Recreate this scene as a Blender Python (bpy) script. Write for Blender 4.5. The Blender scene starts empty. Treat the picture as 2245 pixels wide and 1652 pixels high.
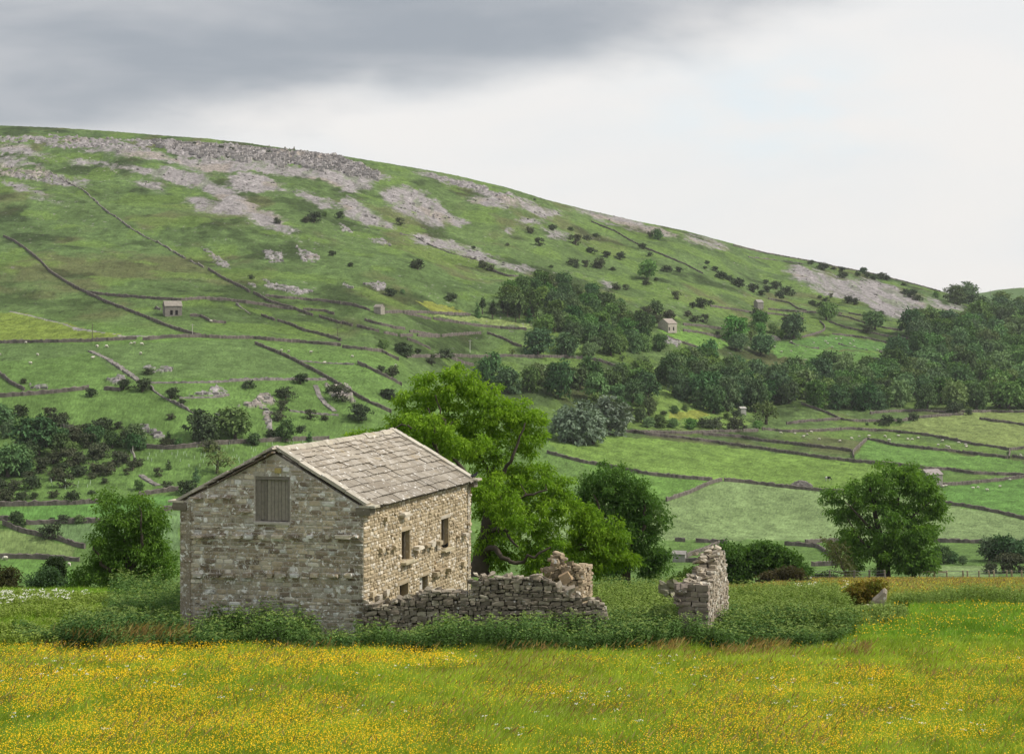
import bpy, math, random
import numpy as np
from mathutils import Vector
from mathutils.geometry import tessellate_polygon

scene = bpy.context.scene
COL = scene.collection
rng = np.random.default_rng(7)
random.seed(7)

# ------------------------------------------------------------------ camera
# The camera stands at the origin looking along +Y (metres).  PW x PH is the
# sketch grid in which I measured bearings: u = PU + F*X/Y, v = PV - F*Z/Y
F, PU, PV, PW, PH = 3600.0, 1122.5, 692.0, 2245.0, 1651.0
cam_d = bpy.data.cameras.new('camera')
cam = bpy.data.objects.new('camera', cam_d)
COL.objects.link(cam)
cam.location = (0, 0, 0)
cam.rotation_euler = (math.radians(90), 0, 0)
cam_d.sensor_width = 36.0
cam_d.lens = 36.0 * F / PW
cam_d.shift_y = -(PH / 2 - PV) / PW
cam_d.clip_start = 0.5
cam_d.clip_end = 20000
scene.camera = cam

# ------------------------------------------------------------------ light
SUN_AZ, SUN_EL = math.radians(93), math.radians(47)
sun_d = bpy.data.lights.new('sun', 'SUN')
sun_d.energy = 3.4
sun_d.angle = math.radians(1.5)
sun_d.color = (1.0, 0.945, 0.86)
sun = bpy.data.objects.new('sun', sun_d)
COL.objects.link(sun)
sdir = Vector((math.cos(SUN_EL) * math.sin(SUN_AZ), math.cos(SUN_EL) * math.cos(SUN_AZ), math.sin(SUN_EL)))
sun.rotation_euler = sdir.to_track_quat('Z', 'Y').to_euler()
sun.location = (60, 0, 80)

world = bpy.data.worlds.new('World')
scene.world = world
world.use_nodes = True


class NT:
    """small helper to write node trees"""
    def __init__(s, tree):
        s.t = tree; s.n = tree.nodes; s.l = tree.links

    def node(s, kind, ins=None, **props):
        n = s.n.new(kind)
        for k, v in props.items():
            setattr(n, k, v)
        if ins:
            for k, v in ins.items():
                s.set(n.inputs[k], v)
        return n

    def set(s, sock, v):
        if isinstance(v, bpy.types.NodeSocket):
            s.l.new(v, sock)
        elif isinstance(v, bpy.types.Node):
            s.l.new(v.outputs[0], sock)
        else:
            sock.default_value = v

    def m(s, op, a, b=0.0, c=0.0, clamp=False):
        n = s.n.new('ShaderNodeMath'); n.operation = op; n.use_clamp = clamp
        for i, v in enumerate((a, b, c)):
            s.set(n.inputs[i], v)
        return n.outputs[0]

    def mix(s, f, a, b, mode='MIX'):
        n = s.n.new('ShaderNodeMix'); n.data_type = 'RGBA'; n.blend_type = mode
        n.clamp_factor = True
        s.set(n.inputs[0], f)
        for i, v in ((6, a), (7, b)):
            if isinstance(v, tuple) and len(v) == 3:
                v = v + (1,)
            s.set(n.inputs[i], v)
        return n.outputs[2]

    def ramp(s, f, lo, hi):
        n = s.n.new('ShaderNodeMapRange'); n.interpolation_type = 'SMOOTHSTEP'
        s.set(n.inputs[0], f); n.inputs[1].default_value = lo; n.inputs[2].default_value = hi
        return n.outputs[0]

    def noise(s, vec, scale, detail=4, rough=0.55, dist=0.0):
        n = s.node('ShaderNodeTexNoise', {'Scale': scale, 'Detail': detail, 'Roughness': rough, 'Distortion': dist})
        if vec is not None:
            s.set(n.inputs['Vector'], vec)
        return n.outputs['Fac']


def build_world():
    w = NT(world.node_tree)
    w.n.clear()
    out = w.node('ShaderNodeOutputWorld')
    bg = w.node('ShaderNodeBackground')
    sky = w.node('ShaderNodeTexSky', sky_type='NISHITA', sun_disc=False)
    sky.sun_elevation = SUN_EL
    sky.sun_rotation = SUN_AZ
    tc = w.node('ShaderNodeTexCoord')
    sx = w.node('ShaderNodeSeparateXYZ', {0: tc.outputs['Generated']})
    x, y, z = sx.outputs
    yy = w.m('MAXIMUM', w.m('ABSOLUTE', y), 0.12)
    t = w.m('DIVIDE', x, yy)            # bearing
    e = w.m('DIVIDE', z, yy)            # rise
    co = w.node('ShaderNodeCombineXYZ', {0: t, 1: w.m('MULTIPLY', e, 2.6), 2: 0.37}).outputs[0]
    n1 = w.noise(co, 5.5, 5, 0.5, 0.3)
    n2 = w.noise(co, 16.0, 4, 0.5)
    co2 = w.node('ShaderNodeCombineXYZ', {0: w.m('MULTIPLY', t, 0.8), 1: w.m('MULTIPLY', e, 3.6), 2: 3.1}).outputs[0]
    n3 = w.noise(co2, 7.0, 4, 0.5, 0.2)
    # edge of the grey cloud bank
    line = w.m('MULTIPLY_ADD', t, 0.165, 0.137)
    line = w.m('MULTIPLY_ADD', w.m('MAXIMUM', w.m('SUBTRACT', t, 0.13), 0.0), 0.27, line)
    d = w.m('SUBTRACT', e, line)
    d = w.m('ADD', d, w.m('MULTIPLY', w.m('SUBTRACT', n1, 0.5), 0.056))
    d = w.m('ADD', d, w.m('MULTIPLY', w.m('SUBTRACT', n2, 0.5), 0.030))
    dark = w.ramp(d, -0.012, 0.040)
    grey = w.mix(w.ramp(n3, 0.33, 0.68), (0.32, 0.35, 0.39), (0.46, 0.475, 0.50))
    lite = w.mix(w.ramp(n1, 0.35, 0.7), (0.80, 0.782, 0.762), (0.735, 0.75, 0.758))
    # a faint blue thinning well right of the bank
    bx = w.m('SUBTRACT', t, 0.16); by = w.m('MULTIPLY', w.m('SUBTRACT', e, 0.125), 2.2)
    rr = w.m('SQRT', w.m('ADD', w.m('MULTIPLY', bx, bx), w.m('MULTIPLY', by, by)))
    blue = w.m('MULTIPLY', w.m('SUBTRACT', 1.0, w.ramp(rr, 0.0, 0.13)), w.ramp(n2, 0.3, 0.7))
    lite = w.mix(w.m('MULTIPLY', blue, 0.7), lite, (0.68, 0.78, 0.83))
    cl = w.mix(dark, lite, grey)
    # overhead and behind: broken bright cloud
    up = w.ramp(z, 0.32, 0.6)
    cl = w.mix(up, cl, w.mix(n1, (0.62, 0.66, 0.72), (0.9, 0.9, 0.9)))
    skyc = w.node('ShaderNodeVectorMath', {0: sky.outputs[0]}, operation='SCALE')
    skyc.inputs['Scale'].default_value = 0.08
    col = w.mix(0.95, skyc.outputs[0], cl)
    w.set(bg.inputs['Color'], col)
    bg.inputs['Strength'].default_value = 1.0
    w.l.new(bg.outputs[0], out.inputs[0])


build_world()
vs = scene.view_settings
vs.view_transform = 'Standard'; vs.look = 'None'; vs.exposure = 0.22; vs.gamma = 1.0
scene.cycles.max_bounces = 6
scene.cycles.diffuse_bounces = 3
scene.cycles.transmission_bounces = 3
scene.cycles.transparent_max_bounces = 4
scene.cycles.use_fast_gi = False

# ------------------------------------------------------------------ helpers
ZOOM = {'D': (0, 0, 1), 'B1': (0, 219.2, .3335), 'B2': (748.7, 328.9, .3335), 'B3': (1496.3, 493.3, .3335),
        'B4': (0, 657.7, .3906), 'A3': (1425, 931.8, .3652), 'A4': (0, 767.3, .3983), 'A1': (328.9, 877, .3649),
        'A2': (767.3, 767.3, .3649), 'C3': (1496.3, 1205.8, .3335), 'C4': (383.7, 1014, .2322),
        'C5': (767.3, 1041.4, .2156), 'D1': (931.8, 1178.4, .3174), 'D2': (1753.9, 986.6, .2322),
        'D4': (0, 1041.4, .2322), 'D5': (1370.2, 685.1, .199)}


def zz(k, p):
    a, b, s = ZOOM[k]
    return (a + p[0] * s, b + p[1] * s)


def P(u, v, Y):
    return np.array([(u - PU) / F * Y, Y, (PV - v) / F * Y])


def _h(ix, iy, seed):
    n = (ix.astype(np.int64) * 374761393 + iy.astype(np.int64) * 668265263 + seed * 974634777) & 0xffffffff
    n = ((n ^ (n >> 13)) * 1274126177) & 0xffffffff
    n = n ^ (n >> 16)
    return (n & 0xffffff) / float(0xffffff)


def vnoise(x, y, seed=0):
    x = np.asarray(x, float); y = np.asarray(y, float)
    ix = np.floor(x); iy = np.floor(y)
    fx = x - ix; fy = y - iy
    fx = fx * fx * (3 - 2 * fx); fy = fy * fy * (3 - 2 * fy)
    a = _h(ix, iy, seed); b = _h(ix + 1, iy, seed); c = _h(ix, iy + 1, seed); d = _h(ix + 1, iy + 1, seed)
    return (a * (1 - fx) + b * fx) * (1 - fy) + (c * (1 - fx) + d * fx) * fy


def fbm(x, y, seed=0, oct=4, gain=0.5):
    s = 0; a = 1; t = 0
    for i in range(oct):
        s = s + a * vnoise(x * 2 ** i + 17.3 * i, y * 2 ** i - 9.1 * i, seed + i); t += a; a *= gain
    return s / t


def sstep(x, a, b):
    t = np.clip((x - a) / (b - a), 0, 1)
    return t * t * (3 - 2 * t)


def inpoly(u, v, poly):
    r = np.zeros(u.shape, bool)
    n = len(poly)
    for i in range(n):
        x0, y0 = poly[i]; x1, y1 = poly[(i + 1) % n]
        if y0 == y1:
            continue
        c = ((y0 > v) != (y1 > v)) & (u < (x1 - x0) * (v - y0) / (y1 - y0) + x0)
        r ^= c
    return r


def mesh_np(name, verts, faces, mats, cols=None, dom='FACE', smooth=False, midx=None):
    """verts (N,3); faces: list of int arrays (M,k); cols (n,3)"""
    me = bpy.data.meshes.new(name)
    verts = np.asarray(verts, np.float32)
    me.vertices.add(len(verts))
    me.vertices.foreach_set('co', verts.ravel())
    faces = [np.asarray(f, np.int32) for f in faces if len(f)]
    loops = np.concatenate([f.ravel() for f in faces])
    tot = np.concatenate([np.full(len(f), f.shape[1], np.int32) for f in faces])
    start = np.concatenate([[0], np.cumsum(tot)[:-1]]).astype(np.int32)
    me.loops.add(len(loops)); me.loops.foreach_set('vertex_index', loops)
    me.polygons.add(len(tot))
    me.polygons.foreach_set('loop_start', start)
    try:
        me.polygons.foreach_set('loop_total', tot)
    except Exception:
        pass
    me.polygons.foreach_set('use_smooth', np.full(len(tot), bool(smooth)))
    if midx is not None:
        me.polygons.foreach_set('material_index', np.asarray(midx, np.int32))
    if cols is not None:
        at = me.attributes.new('Col', 'FLOAT_COLOR', dom)
        c4 = np.ones((len(cols), 4), np.float32); c4[:, :3] = cols
        at.data.foreach_set('color', c4.ravel())
    for m_ in (mats if isinstance(mats, (list, tuple)) else [mats]):
        me.materials.append(m_)
    me.update(calc_edges=True)
    return me


def link(name, me, parent=None, loc=None):
    o = bpy.data.objects.new(name, me)
    COL.objects.link(o)
    if parent is not None:
        o.parent = parent
    if loc is not None:
        o.location = loc
    return o


def tag(o, label=None, cat=None, group=None, kind=None):
    if label: o['label'] = label
    if cat: o['category'] = cat
    if group: o['group'] = group
    if kind: o['kind'] = kind
    return o


def thing(name, label, cat, loc=(0, 0, 0), group=None):
    return tag(link(name, None, None, loc), label, cat, group)


class MB:
    """collects pieces of geometry into one mesh with per-face colours"""
    def __init__(s):
        s.v = []; s.f = {}; s.c = {}; s.n = 0

    def add(s, verts, faces, col=(1, 1, 1)):
        verts = np.asarray(verts, float)
        fs = faces if isinstance(faces, list) and len(faces) and isinstance(faces[0], np.ndarray) else [np.asarray(faces)]
        for f in fs:
            k = f.shape[1]
            s.f.setdefault(k, []).append(f + s.n)
            cc = np.asarray(col, float)
            if cc.ndim == 1:
                cc = np.tile(cc, (len(f), 1))
            s.c.setdefault(k, []).append(cc)
        s.v.append(verts); s.n += len(verts)

    def mesh(s, name, mats, smooth=False):
        ks = sorted(s.f)
        faces = [np.concatenate(s.f[k]) for k in ks]
        cols = np.concatenate([np.concatenate(s.c[k]) for k in ks])
        return mesh_np(name, np.concatenate(s.v), faces, mats, cols, 'FACE', smooth)

    def obj(s, name, mats, parent=None, loc=None, smooth=False):
        return link(name, s.mesh(name, mats, smooth), parent, loc)


BOXF = np.array([[0, 3, 2, 1], [4, 5, 6, 7], [0, 1, 5, 4], [1, 2, 6, 5], [2, 3, 7, 6], [3, 0, 4, 7]])


def box8(p0, dx, dy, dz):
    """corner + three edge vectors -> 8 verts"""
    p0, dx, dy, dz = (np.asarray(a, float) for a in (p0, dx, dy, dz))
    return np.array([p0, p0 + dx, p0 + dx + dy, p0 + dy, p0 + dz, p0 + dx + dz, p0 + dx + dy + dz, p0 + dy + dz])


def _blockgrid(n):
    idx = {}; vs_ = []; fs = []
    def g(i, j, k):
        if (i, j, k) not in idx:
            idx[(i, j, k)] = len(vs_); vs_.append((i / n * 2 - 1, j / n * 2 - 1, k / n * 2 - 1))
        return idx[(i, j, k)]
    for a in range(n):
        for b in range(n):
            fs.append((g(a, b, 0), g(a, b + 1, 0), g(a + 1, b + 1, 0), g(a + 1, b, 0)))
            fs.append((g(a, b, n), g(a + 1, b, n), g(a + 1, b + 1, n), g(a, b + 1, n)))
            fs.append((g(a, 0, b), g(a + 1, 0, b), g(a + 1, 0, b + 1), g(a, 0, b + 1)))
            fs.append((g(a, n, b), g(a, n, b + 1), g(a + 1, n, b + 1), g(a + 1, n, b)))
            fs.append((g(0, a, b), g(0, a, b + 1), g(0, a + 1, b + 1), g(0, a + 1, b)))
            fs.append((g(n, a, b), g(n, a + 1, b), g(n, a + 1, b + 1), g(n, a, b + 1)))
    return np.array(vs_), np.array(fs)


BLK_V, BLK_F = _blockgrid(2)
BLK3_V, BLK3_F = _blockgrid(3)


def rock(c, ax, ay, az, round_=0.12, jit=0.1, fine=False):
    """rounded, jittered stone; ax, ay, az are half-edge vectors"""
    V, Fc = (BLK3_V, BLK3_F) if fine else (BLK_V, BLK_F)
    r = np.linalg.norm(V, axis=1, keepdims=True)
    W_ = V * (1 - round_ * (r - 1))
    W_ = W_ + rng.normal(0, jit, V.shape) * (r > 1.2)
    W_ = W_ * (1 + rng.normal(0, jit * 0.5, (1, 3)))
    M = np.array([ax, ay, az])
    return np.asarray(c) + W_ @ M, Fc


def tube(pts, radii, sides=6):
    """smooth tapered tube along a polyline -> verts, quads"""
    pts = np.asarray(pts, float); n = len(pts)
    radii = np.broadcast_to(np.asarray(radii, float), (n,))
    tan = np.gradient(pts, axis=0)
    tan /= np.linalg.norm(tan, axis=1, keepdims=True) + 1e-9
    ref = np.array([0.31, 0.52, 0.79]) if abs(tan[0][2]) < 0.9 else np.array([1.0, 0.2, 0.1])
    vs_ = []
    for i in range(n):
        a = np.cross(tan[i], ref); a /= np.linalg.norm(a) + 1e-9
        b = np.cross(tan[i], a)
        th = np.arange(sides) / sides * 2 * math.pi
        vs_.append(pts[i] + radii[i] * (np.cos(th)[:, None] * a + np.sin(th)[:, None] * b))
    fs = []
    for i in range(n - 1):
        for k in range(sides):
            fs.append((i * sides + k, i * sides + (k + 1) % sides, (i + 1) * sides + (k + 1) % sides, (i + 1) * sides + k))
    return np.concatenate(vs_), np.array(fs)


# ------------------------------------------------------------------ materials
def mat_attr(name, rough=0.9, nscale=3.0, namt=0.35, bump=0.0, bscale=None, rand=0.0, trans=0.0, spots=None, coord='Object', spec=0.2):
    """colour comes from the 'Col' attribute, broken up by noise; rand = per-object tone; trans = leaf translucency;
    spots = list of (colour, scale, lo, hi, fac) lichen-like patches"""
    mt = bpy.data.materials.new(name); mt.use_nodes = True
    w = NT(mt.node_tree); w.n.clear()
    out = w.node('ShaderNodeOutputMaterial')
    at = w.node('ShaderNodeAttribute', attribute_name='Col')
    tc = w.node('ShaderNodeTexCoord'); vec = tc.outputs['Object' if coord == 'Position' else coord]
    if coord == 'Position':
        vec = w.node('ShaderNodeNewGeometry').outputs['Position']
    c = at.outputs['Color']
    if namt:
        nz = w.noise(vec, nscale, 5, 0.62)
        k = w.m('MULTIPLY_ADD', w.m('SUBTRACT', nz, 0.5), 2 * namt, 1.0)
        sc_ = w.node('ShaderNodeVectorMath', {0: c}, operation='SCALE'); w.set(sc_.inputs['Scale'], k)
        c = sc_.outputs[0]
    if rand:
        oi = w.node('ShaderNodeObjectInfo')
        hs = w.node('ShaderNodeHueSaturation', {'Color': c})
        w.set(hs.inputs['Hue'], w.m('MULTIPLY_ADD', w.m('SUBTRACT', oi.outputs['Random'], 0.5), 0.07 * rand, 0.5))
        w.set(hs.inputs['Saturation'], w.m('MULTIPLY_ADD', w.m('FRACT', w.m('MULTIPLY', oi.outputs['Random'], 7.3)), 0.35 * rand, 1 - 0.25 * rand))
        w.set(hs.inputs['Value'], w.m('MULTIPLY_ADD', w.m('FRACT', w.m('MULTIPLY', oi.outputs['Random'], 13.7)), 0.9 * rand, 1 - 0.4 * rand))
        c = hs.outputs[0]
    for sp in (spots or []):
        colr, sca, lo, hi, fac = sp
        nz = w.noise(vec, sca, 4, 0.6, 0.4)
        c = w.mix(w.m('MULTIPLY', w.ramp(nz, lo, hi), fac), c, colr)
    b = w.node('ShaderNodeBsdfPrincipled', {'Base Color': c, 'Roughness': rough})
    b.inputs['Specular IOR Level'].default_value = spec
    if bump:
        bm = w.node('ShaderNodeBump', {'Strength': bump, 'Distance': 0.02 if not bscale else bscale[1]})
        w.set(bm.inputs['Height'], w.noise(vec, bscale[0] if bscale else nscale * 3, 6, 0.65))
        w.set(b.inputs['Normal'], bm.outputs[0])
    sh = b.outputs[0]
    if trans:
        tr = w.node('ShaderNodeBsdfTranslucent')
        g = w.mix(1.0, c, (1.05, 1.15, 0.5), 'MULTIPLY')
        w.set(tr.inputs['Color'], g)
        ms = w.node('ShaderNodeMixShader', {0: trans, 1: sh, 2: tr.outputs[0]})
        sh = ms.outputs[0]
    w.l.new(sh, out.inputs[0])
    return mt
# ------------------------------------------------------------------ terrain
def pchip(x, y, xq):
    x = np.asarray(x, float); y = np.asarray(y, float)
    h = np.diff(x); d = np.diff(y) / h
    m = np.zeros_like(y)
    m[0] = d[0]; m[-1] = d[-1]
    for i in range(1, len(x) - 1):
        if d[i - 1] * d[i] > 0:
            w1 = 2 * h[i] + h[i - 1]; w2 = h[i] + 2 * h[i - 1]
            m[i] = (w1 + w2) / (w1 / d[i - 1] + w2 / d[i])
    k = np.clip(np.searchsorted(x, xq) - 1, 0, len(x) - 2)
    t = (xq - x[k]) / h[k]; t2 = t * t; t3 = t2 * t
    return (2 * t3 - 3 * t2 + 1) * y[k] + (t3 - 2 * t2 + t) * h[k] * m[k] + (-2 * t3 + 3 * t2) * y[k + 1] + (t3 - t2) * h[k] * m[k + 1]


NEAR = [(1, -1.6), (4, -2.3), (8, -3.4), (15, -5.3), (25, -7.9), (30, -9.0), (34, -9.6), (38, -10.0), (45, -10.75), (52, -11.45), (58, -12.05),
        (62, -12.42), (66, -12.85), (72, -13.55), (80, -14.55), (90, -15.85), (100, -17.15)]
NL = NEAR + [(106, -18.2), (118, -22), (150, -33), (250, -59), (350, -69)]      # valley side falls away soon
NR = NEAR + [(120, -20.0), (150, -24.6), (180, -29.2), (203, -32.7), (216, -35.2), (240, -41), (300, -56), (380, -68)]
NM = NEAR + [(110, -18.5), (125, -21.3), (145, -27), (250, -58), (350, -69)]
FAR = {
    0: (NL, [(420, 1290), (460, 1220), (500, 1100), (545, 1000), (600, 850), (700, 745), (780, 680), (880, 600), (1000, 520), (1200, 400), (1330, 320), (1400, 285), (1440, 275), (1550, 285), (1900, 330), (2600, 420), (3500, 500)]),
    400: (NL, [(420, 1290), (460, 1225), (500, 1115), (545, 1010), (600, 860), (700, 750), (790, 680), (900, 600), (1020, 525), (1220, 410), (1340, 340), (1410, 308), (1450, 300), (1560, 312), (1900, 350), (2600, 430), (3500, 500)]),
    800: (NL, [(430, 1290), (480, 1225), (530, 1115), (580, 1000), (640, 870), (740, 755), (830, 685), (930, 620), (1050, 555), (1250, 450), (1380, 385), (1450, 358), (1490, 349), (1600, 362), (1950, 400), (2600, 470), (3500, 530)]),
    1100: (NM, [(440, 1290), (540, 1210), (640, 1050), (690, 980), (740, 920), (800, 850), (860, 780), (930, 715), (1000, 660), (1150, 590), (1300, 520), (1430, 450), (1500, 415), (1540, 407), (1650, 420), (2000, 450), (2600, 520), (3500, 560)]),
    1400: (NM, [(450, 1290), (545, 1215), (660, 1050), (720, 980), (780, 930), (850, 860), (930, 790), (1000, 740), (1080, 690), (1200, 640), (1350, 580), (1500, 520), (1560, 497), (1600, 486), (1700, 495), (2050, 520), (2600, 560), (3500, 600)]),
    1700: (NR, [(450, 1290), (540, 1220), (600, 1170), (690, 1050), (760, 985), (830, 940), (900, 905), (980, 860), (1060, 800), (1150, 745), (1250, 700), (1400, 650), (1550, 600), (1640, 572), (1700, 559), (1800, 568), (2100, 590), (2600, 620), (3500, 640)]),
    2000: (NR, [(450, 1280), (540, 1215), (600, 1175), (700, 1060), (780, 1000), (860, 950), (940, 915), (1020, 880), (1100, 830), (1200, 775), (1320, 720), (1450, 680), (1600, 645), (1700, 628), (1760, 622), (1900, 632), (2200, 650), (2700, 662), (3100, 655), (3500, 662)]),
    2125: (NR, [(450, 1277), (540, 1212), (600, 1178), (700, 1068), (780, 1008), (865, 955), (945, 917), (1025, 885), (1110, 838), (1225, 782), (1360, 730), (1500, 692), (1620, 668), (1700, 655), (1770, 652), (1900, 664), (2250, 680), (2700, 668), (3080, 647), (3500, 655)]),
    2245: (NR, [(450, 1275), (540, 1210), (600, 1180), (700, 1075), (780, 1015), (870, 960), (950, 920), (1030, 890), (1120, 845), (1250, 790), (1400, 740), (1550, 705), (1700, 690), (1800, 692), (2000, 702), (2400, 690), (2900, 645), (3100, 632), (3500, 640)]),
}
SKY = [(0, 275), (135, 280), (250, 288), (360, 297), (450, 303), (540, 313), (640, 327), (760, 343), (900, 366), (1000, 384), (1120, 413), (1200, 438),
       (1300, 463), (1400, 485), (1500, 505), (1600, 532), (1700, 559), (1800, 577), (1900, 597), (2000, 622), (2075, 641), (2125, 652)]

YG = np.concatenate([np.geomspace(1, 30, 30), np.arange(31, 220, 0.75), np.arange(220, 400, 8), np.arange(400, 1820, 1.7), np.geomspace(1822, 3500, 90)])
UG = np.concatenate([np.arange(-1500, -150, 25), np.arange(-150, 2400, 2.5), np.arange(2400, 3760, 25)])
_cu = sorted(FAR)
_zc = []
for k in _cu:
    nr, fr = FAR[k]
    ys = [a for a, _ in nr] + [a for a, _ in fr]
    zs = [b for _, b in nr] + [(PV - v) / F * y for y, v in fr]
    _zc.append(pchip(ys, zs, YG))
_zc = np.array(_zc)                                     # (cols, Y)
_i = np.clip(np.searchsorted(_cu, UG) - 1, 0, len(_cu) - 2)
_t = np.clip((UG - np.array(_cu)[_i]) / (np.array(_cu)[_i + 1] - np.array(_cu)[_i]), 0, 1)
_ts = 0.5 * _t + 0.5 * _t * _t * (3 - 2 * _t)
ZT = (_zc[_i] * (1 - _ts)[:, None] + _zc[_i + 1] * _ts[:, None]).T     # (Y, U)
XT = (UG[None, :] - PU) / F * YG[:, None]
YT = np.repeat(YG[:, None], len(UG), 1)
# the near field rises gently to the left of the barn and dips a little to the right
wn = sstep(YG, 60, 75) * (1 - sstep(YG, 95, 110))
ZT += (wn[:, None] * 0.35 * sstep(PU - 300 - UG, 0, 500)[None, :])
# natural lumps, in metres
far_w = sstep(YG, 420, 620)[:, None]
ZT += far_w * ((fbm(XT / 90, YT / 110, 3, 3) - .5) * 9 * sstep(YG, 600, 850)[:, None]
               + (fbm(XT / 26, YT / 40, 11, 4) - .5) * 3.4 * sstep(YG, 550, 950)[:, None]
               + (fbm(XT / 70, YT / 60, 12, 3) - .5) * 2.5 + (fbm(XT / 9, YT / 12, 13, 3) - .5) * 0.9)
ZT += (fbm(XT / 3.0, YT / 3.0, 21, 3) - .5) * 0.22 * (1 - sstep(YG, 150, 260))[:, None]
VT = PV - F * ZT / YT
# hold the skyline where it runs in the photograph
_su = np.interp(UG, [a for a, _ in SKY], [b for _, b in SKY])
_m = (YG > 1150) & (YG < 1990)
_mv = VT[_m].min(0)
_corr = np.where((UG <= 2125), _su - _mv, 0)
_corr = np.where(UG < 0, _corr[np.searchsorted(UG, 0)], _corr)
_pk = YG[_m][VT[_m].argmin(0)]
VT = VT + _corr[None, :] * sstep(YT, 850, 1 * _pk[None, :])
ZT = (PV - VT) / F * YT


def ground_z(X, Y):
    X = np.asarray(X, float); Y = np.asarray(Y, float)
    u = PU + F * X / Y
    i = np.clip(np.searchsorted(YG, Y) - 1, 0, len(YG) - 2)
    j = np.clip(np.searchsorted(UG, u) - 1, 0, len(UG) - 2)
    a = np.clip((Y - YG[i]) / (YG[i + 1] - YG[i]), 0, 1); b = np.clip((u - UG[j]) / (UG[j + 1] - UG[j]), 0, 1)
    return (ZT[i, j] * (1 - b) + ZT[i, j + 1] * b) * (1 - a) + (ZT[i + 1, j] * (1 - b) + ZT[i + 1, j + 1] * b) * a


def hit(u, v, y0=400.0):
    """where a bearing meets the ground beyond y0"""
    j = int(np.clip(np.searchsorted(UG, u), 0, len(UG) - 1))
    k0 = int(np.searchsorted(YG, y0))
    col = VT[k0:, j]
    w = np.nonzero(col <= v)[0]
    if len(w) == 0:
        k = k0 + int(col.argmin())
        Y = YG[k]
    else:
        k = k0 + w[0]
        Y = YG[k]
        if w[0] > 0:
            va, vb = VT[k - 1, j], VT[k, j]
            Y = YG[k - 1] + (YG[k] - YG[k - 1]) * (va - v) / (va - vb + 1e-9)
    X = (u - PU) / F * Y
    return np.array([X, Y, float(ground_z(X, Y))])


# ---- what covers the ground: scree, crag, fields (outlines drawn on the land from their bearings)
def Zp(k, pts):
    return [zz(k, p) for p in pts]


SCREE = [Zp('B1', p) for p in [
    [(0, 285), (150, 305), (340, 372), (150, 362), (0, 352)],
    [(520, 310), (650, 320), (800, 310), (900, 330), (1020, 330), (1150, 380), (1300, 395), (1500, 390), (1750, 390), (1900, 430), (2245, 480), (2245, 575), (2050, 500), (1850, 490), (1650, 465), (1400, 470), (1250, 445), (1100, 395), (850, 362), (600, 335)],
    [(430, 395), (560, 390), (700, 420), (900, 440), (1100, 450), (1300, 480), (1500, 590), (1620, 660), (1800, 760), (1960, 890), (1800, 835), (1650, 775), (1480, 745), (1300, 725), (1200, 650), (1300, 640), (1400, 690), (1450, 650), (1300, 570), (1150, 545), (1050, 500), (850, 450), (650, 430)],
    [(1480, 500), (1620, 480), (1800, 540), (1900, 600), (1720, 595), (1560, 600)],
    [(0, 380), (150, 390), (180, 440), (0, 445)],
    [(150, 395), (330, 470), (560, 570), (450, 560), (330, 490), (200, 430)],
    [(490, 500), (580, 540), (560, 550), (500, 540)],
    [(0, 510), (150, 560), (280, 620), (440, 700), (380, 660), (200, 615), (80, 565)],
    [(850, 525), (1000, 535), (1080, 600), (980, 570)],
    [(1900, 590), (2100, 640), (2245, 720), (2100, 690)],
]] + [Zp('B2', p) for p in [
    [(0, 150), (250, 165), (355, 190), (200, 202), (0, 202)], [(0, 200), (150, 210), (205, 260), (0, 272)],
    [(0, 300), (100, 350), (200, 420), (355, 500), (260, 507), (150, 472), (50, 425), (0, 385)],
    [(250, 270), (340, 245), (440, 255), (550, 290), (640, 350), (700, 420), (850, 480), (800, 492), (700, 465), (640, 490), (560, 470), (450, 420), (360, 390)],
    [(470, 110), (560, 150), (700, 180), (850, 220), (960, 290), (1100, 300), (1200, 330), (1315, 365), (1150, 350), (1000, 322), (900, 272), (750, 212), (600, 192)],
    [(820, 320), (900, 305), (1000, 330), (1155, 385), (1000, 368), (900, 340)],
    [(1140, 340), (1300, 380), (1485, 422), (1330, 437), (1240, 402)],
    [(440, 560), (550, 560), (700, 610), (850, 640), (1000, 710), (1150, 760), (1300, 800), (1150, 782), (1050, 757), (900, 713), (750, 663), (560, 612)],
    [(1500, 370), (1700, 410), (1900, 460), (2100, 530), (2245, 562), (2100, 562), (1900, 502), (1700, 452)],
    [(1150, 450), (1300, 460), (1320, 490), (1200, 490)], [(1300, 510), (1400, 540), (1480, 580), (1380, 560)], [(1060, 510), (1140, 525), (1100, 545)],
    [(1710, 865), (1790, 870), (1780, 890), (1720, 885)],
]] + [Zp('B3', p) for p in [
    [(690, 290), (760, 265), (900, 300), (1000, 350), (1180, 355), (1400, 400), (1450, 450), (1600, 500), (1600, 530), (1500, 580), (1460, 612), (1330, 597), (1270, 560), (1200, 490), (1100, 460), (1000, 420), (900, 390), (780, 360), (700, 330)],
    [(780, 400), (900, 410), (1050, 450), (1150, 490), (1000, 470)],
    [(1600, 490), (1800, 530), (1880, 570), (1700, 552)], [(0, 60), (200, 115), (330, 160), (200, 140), (60, 100)],
]]
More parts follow.
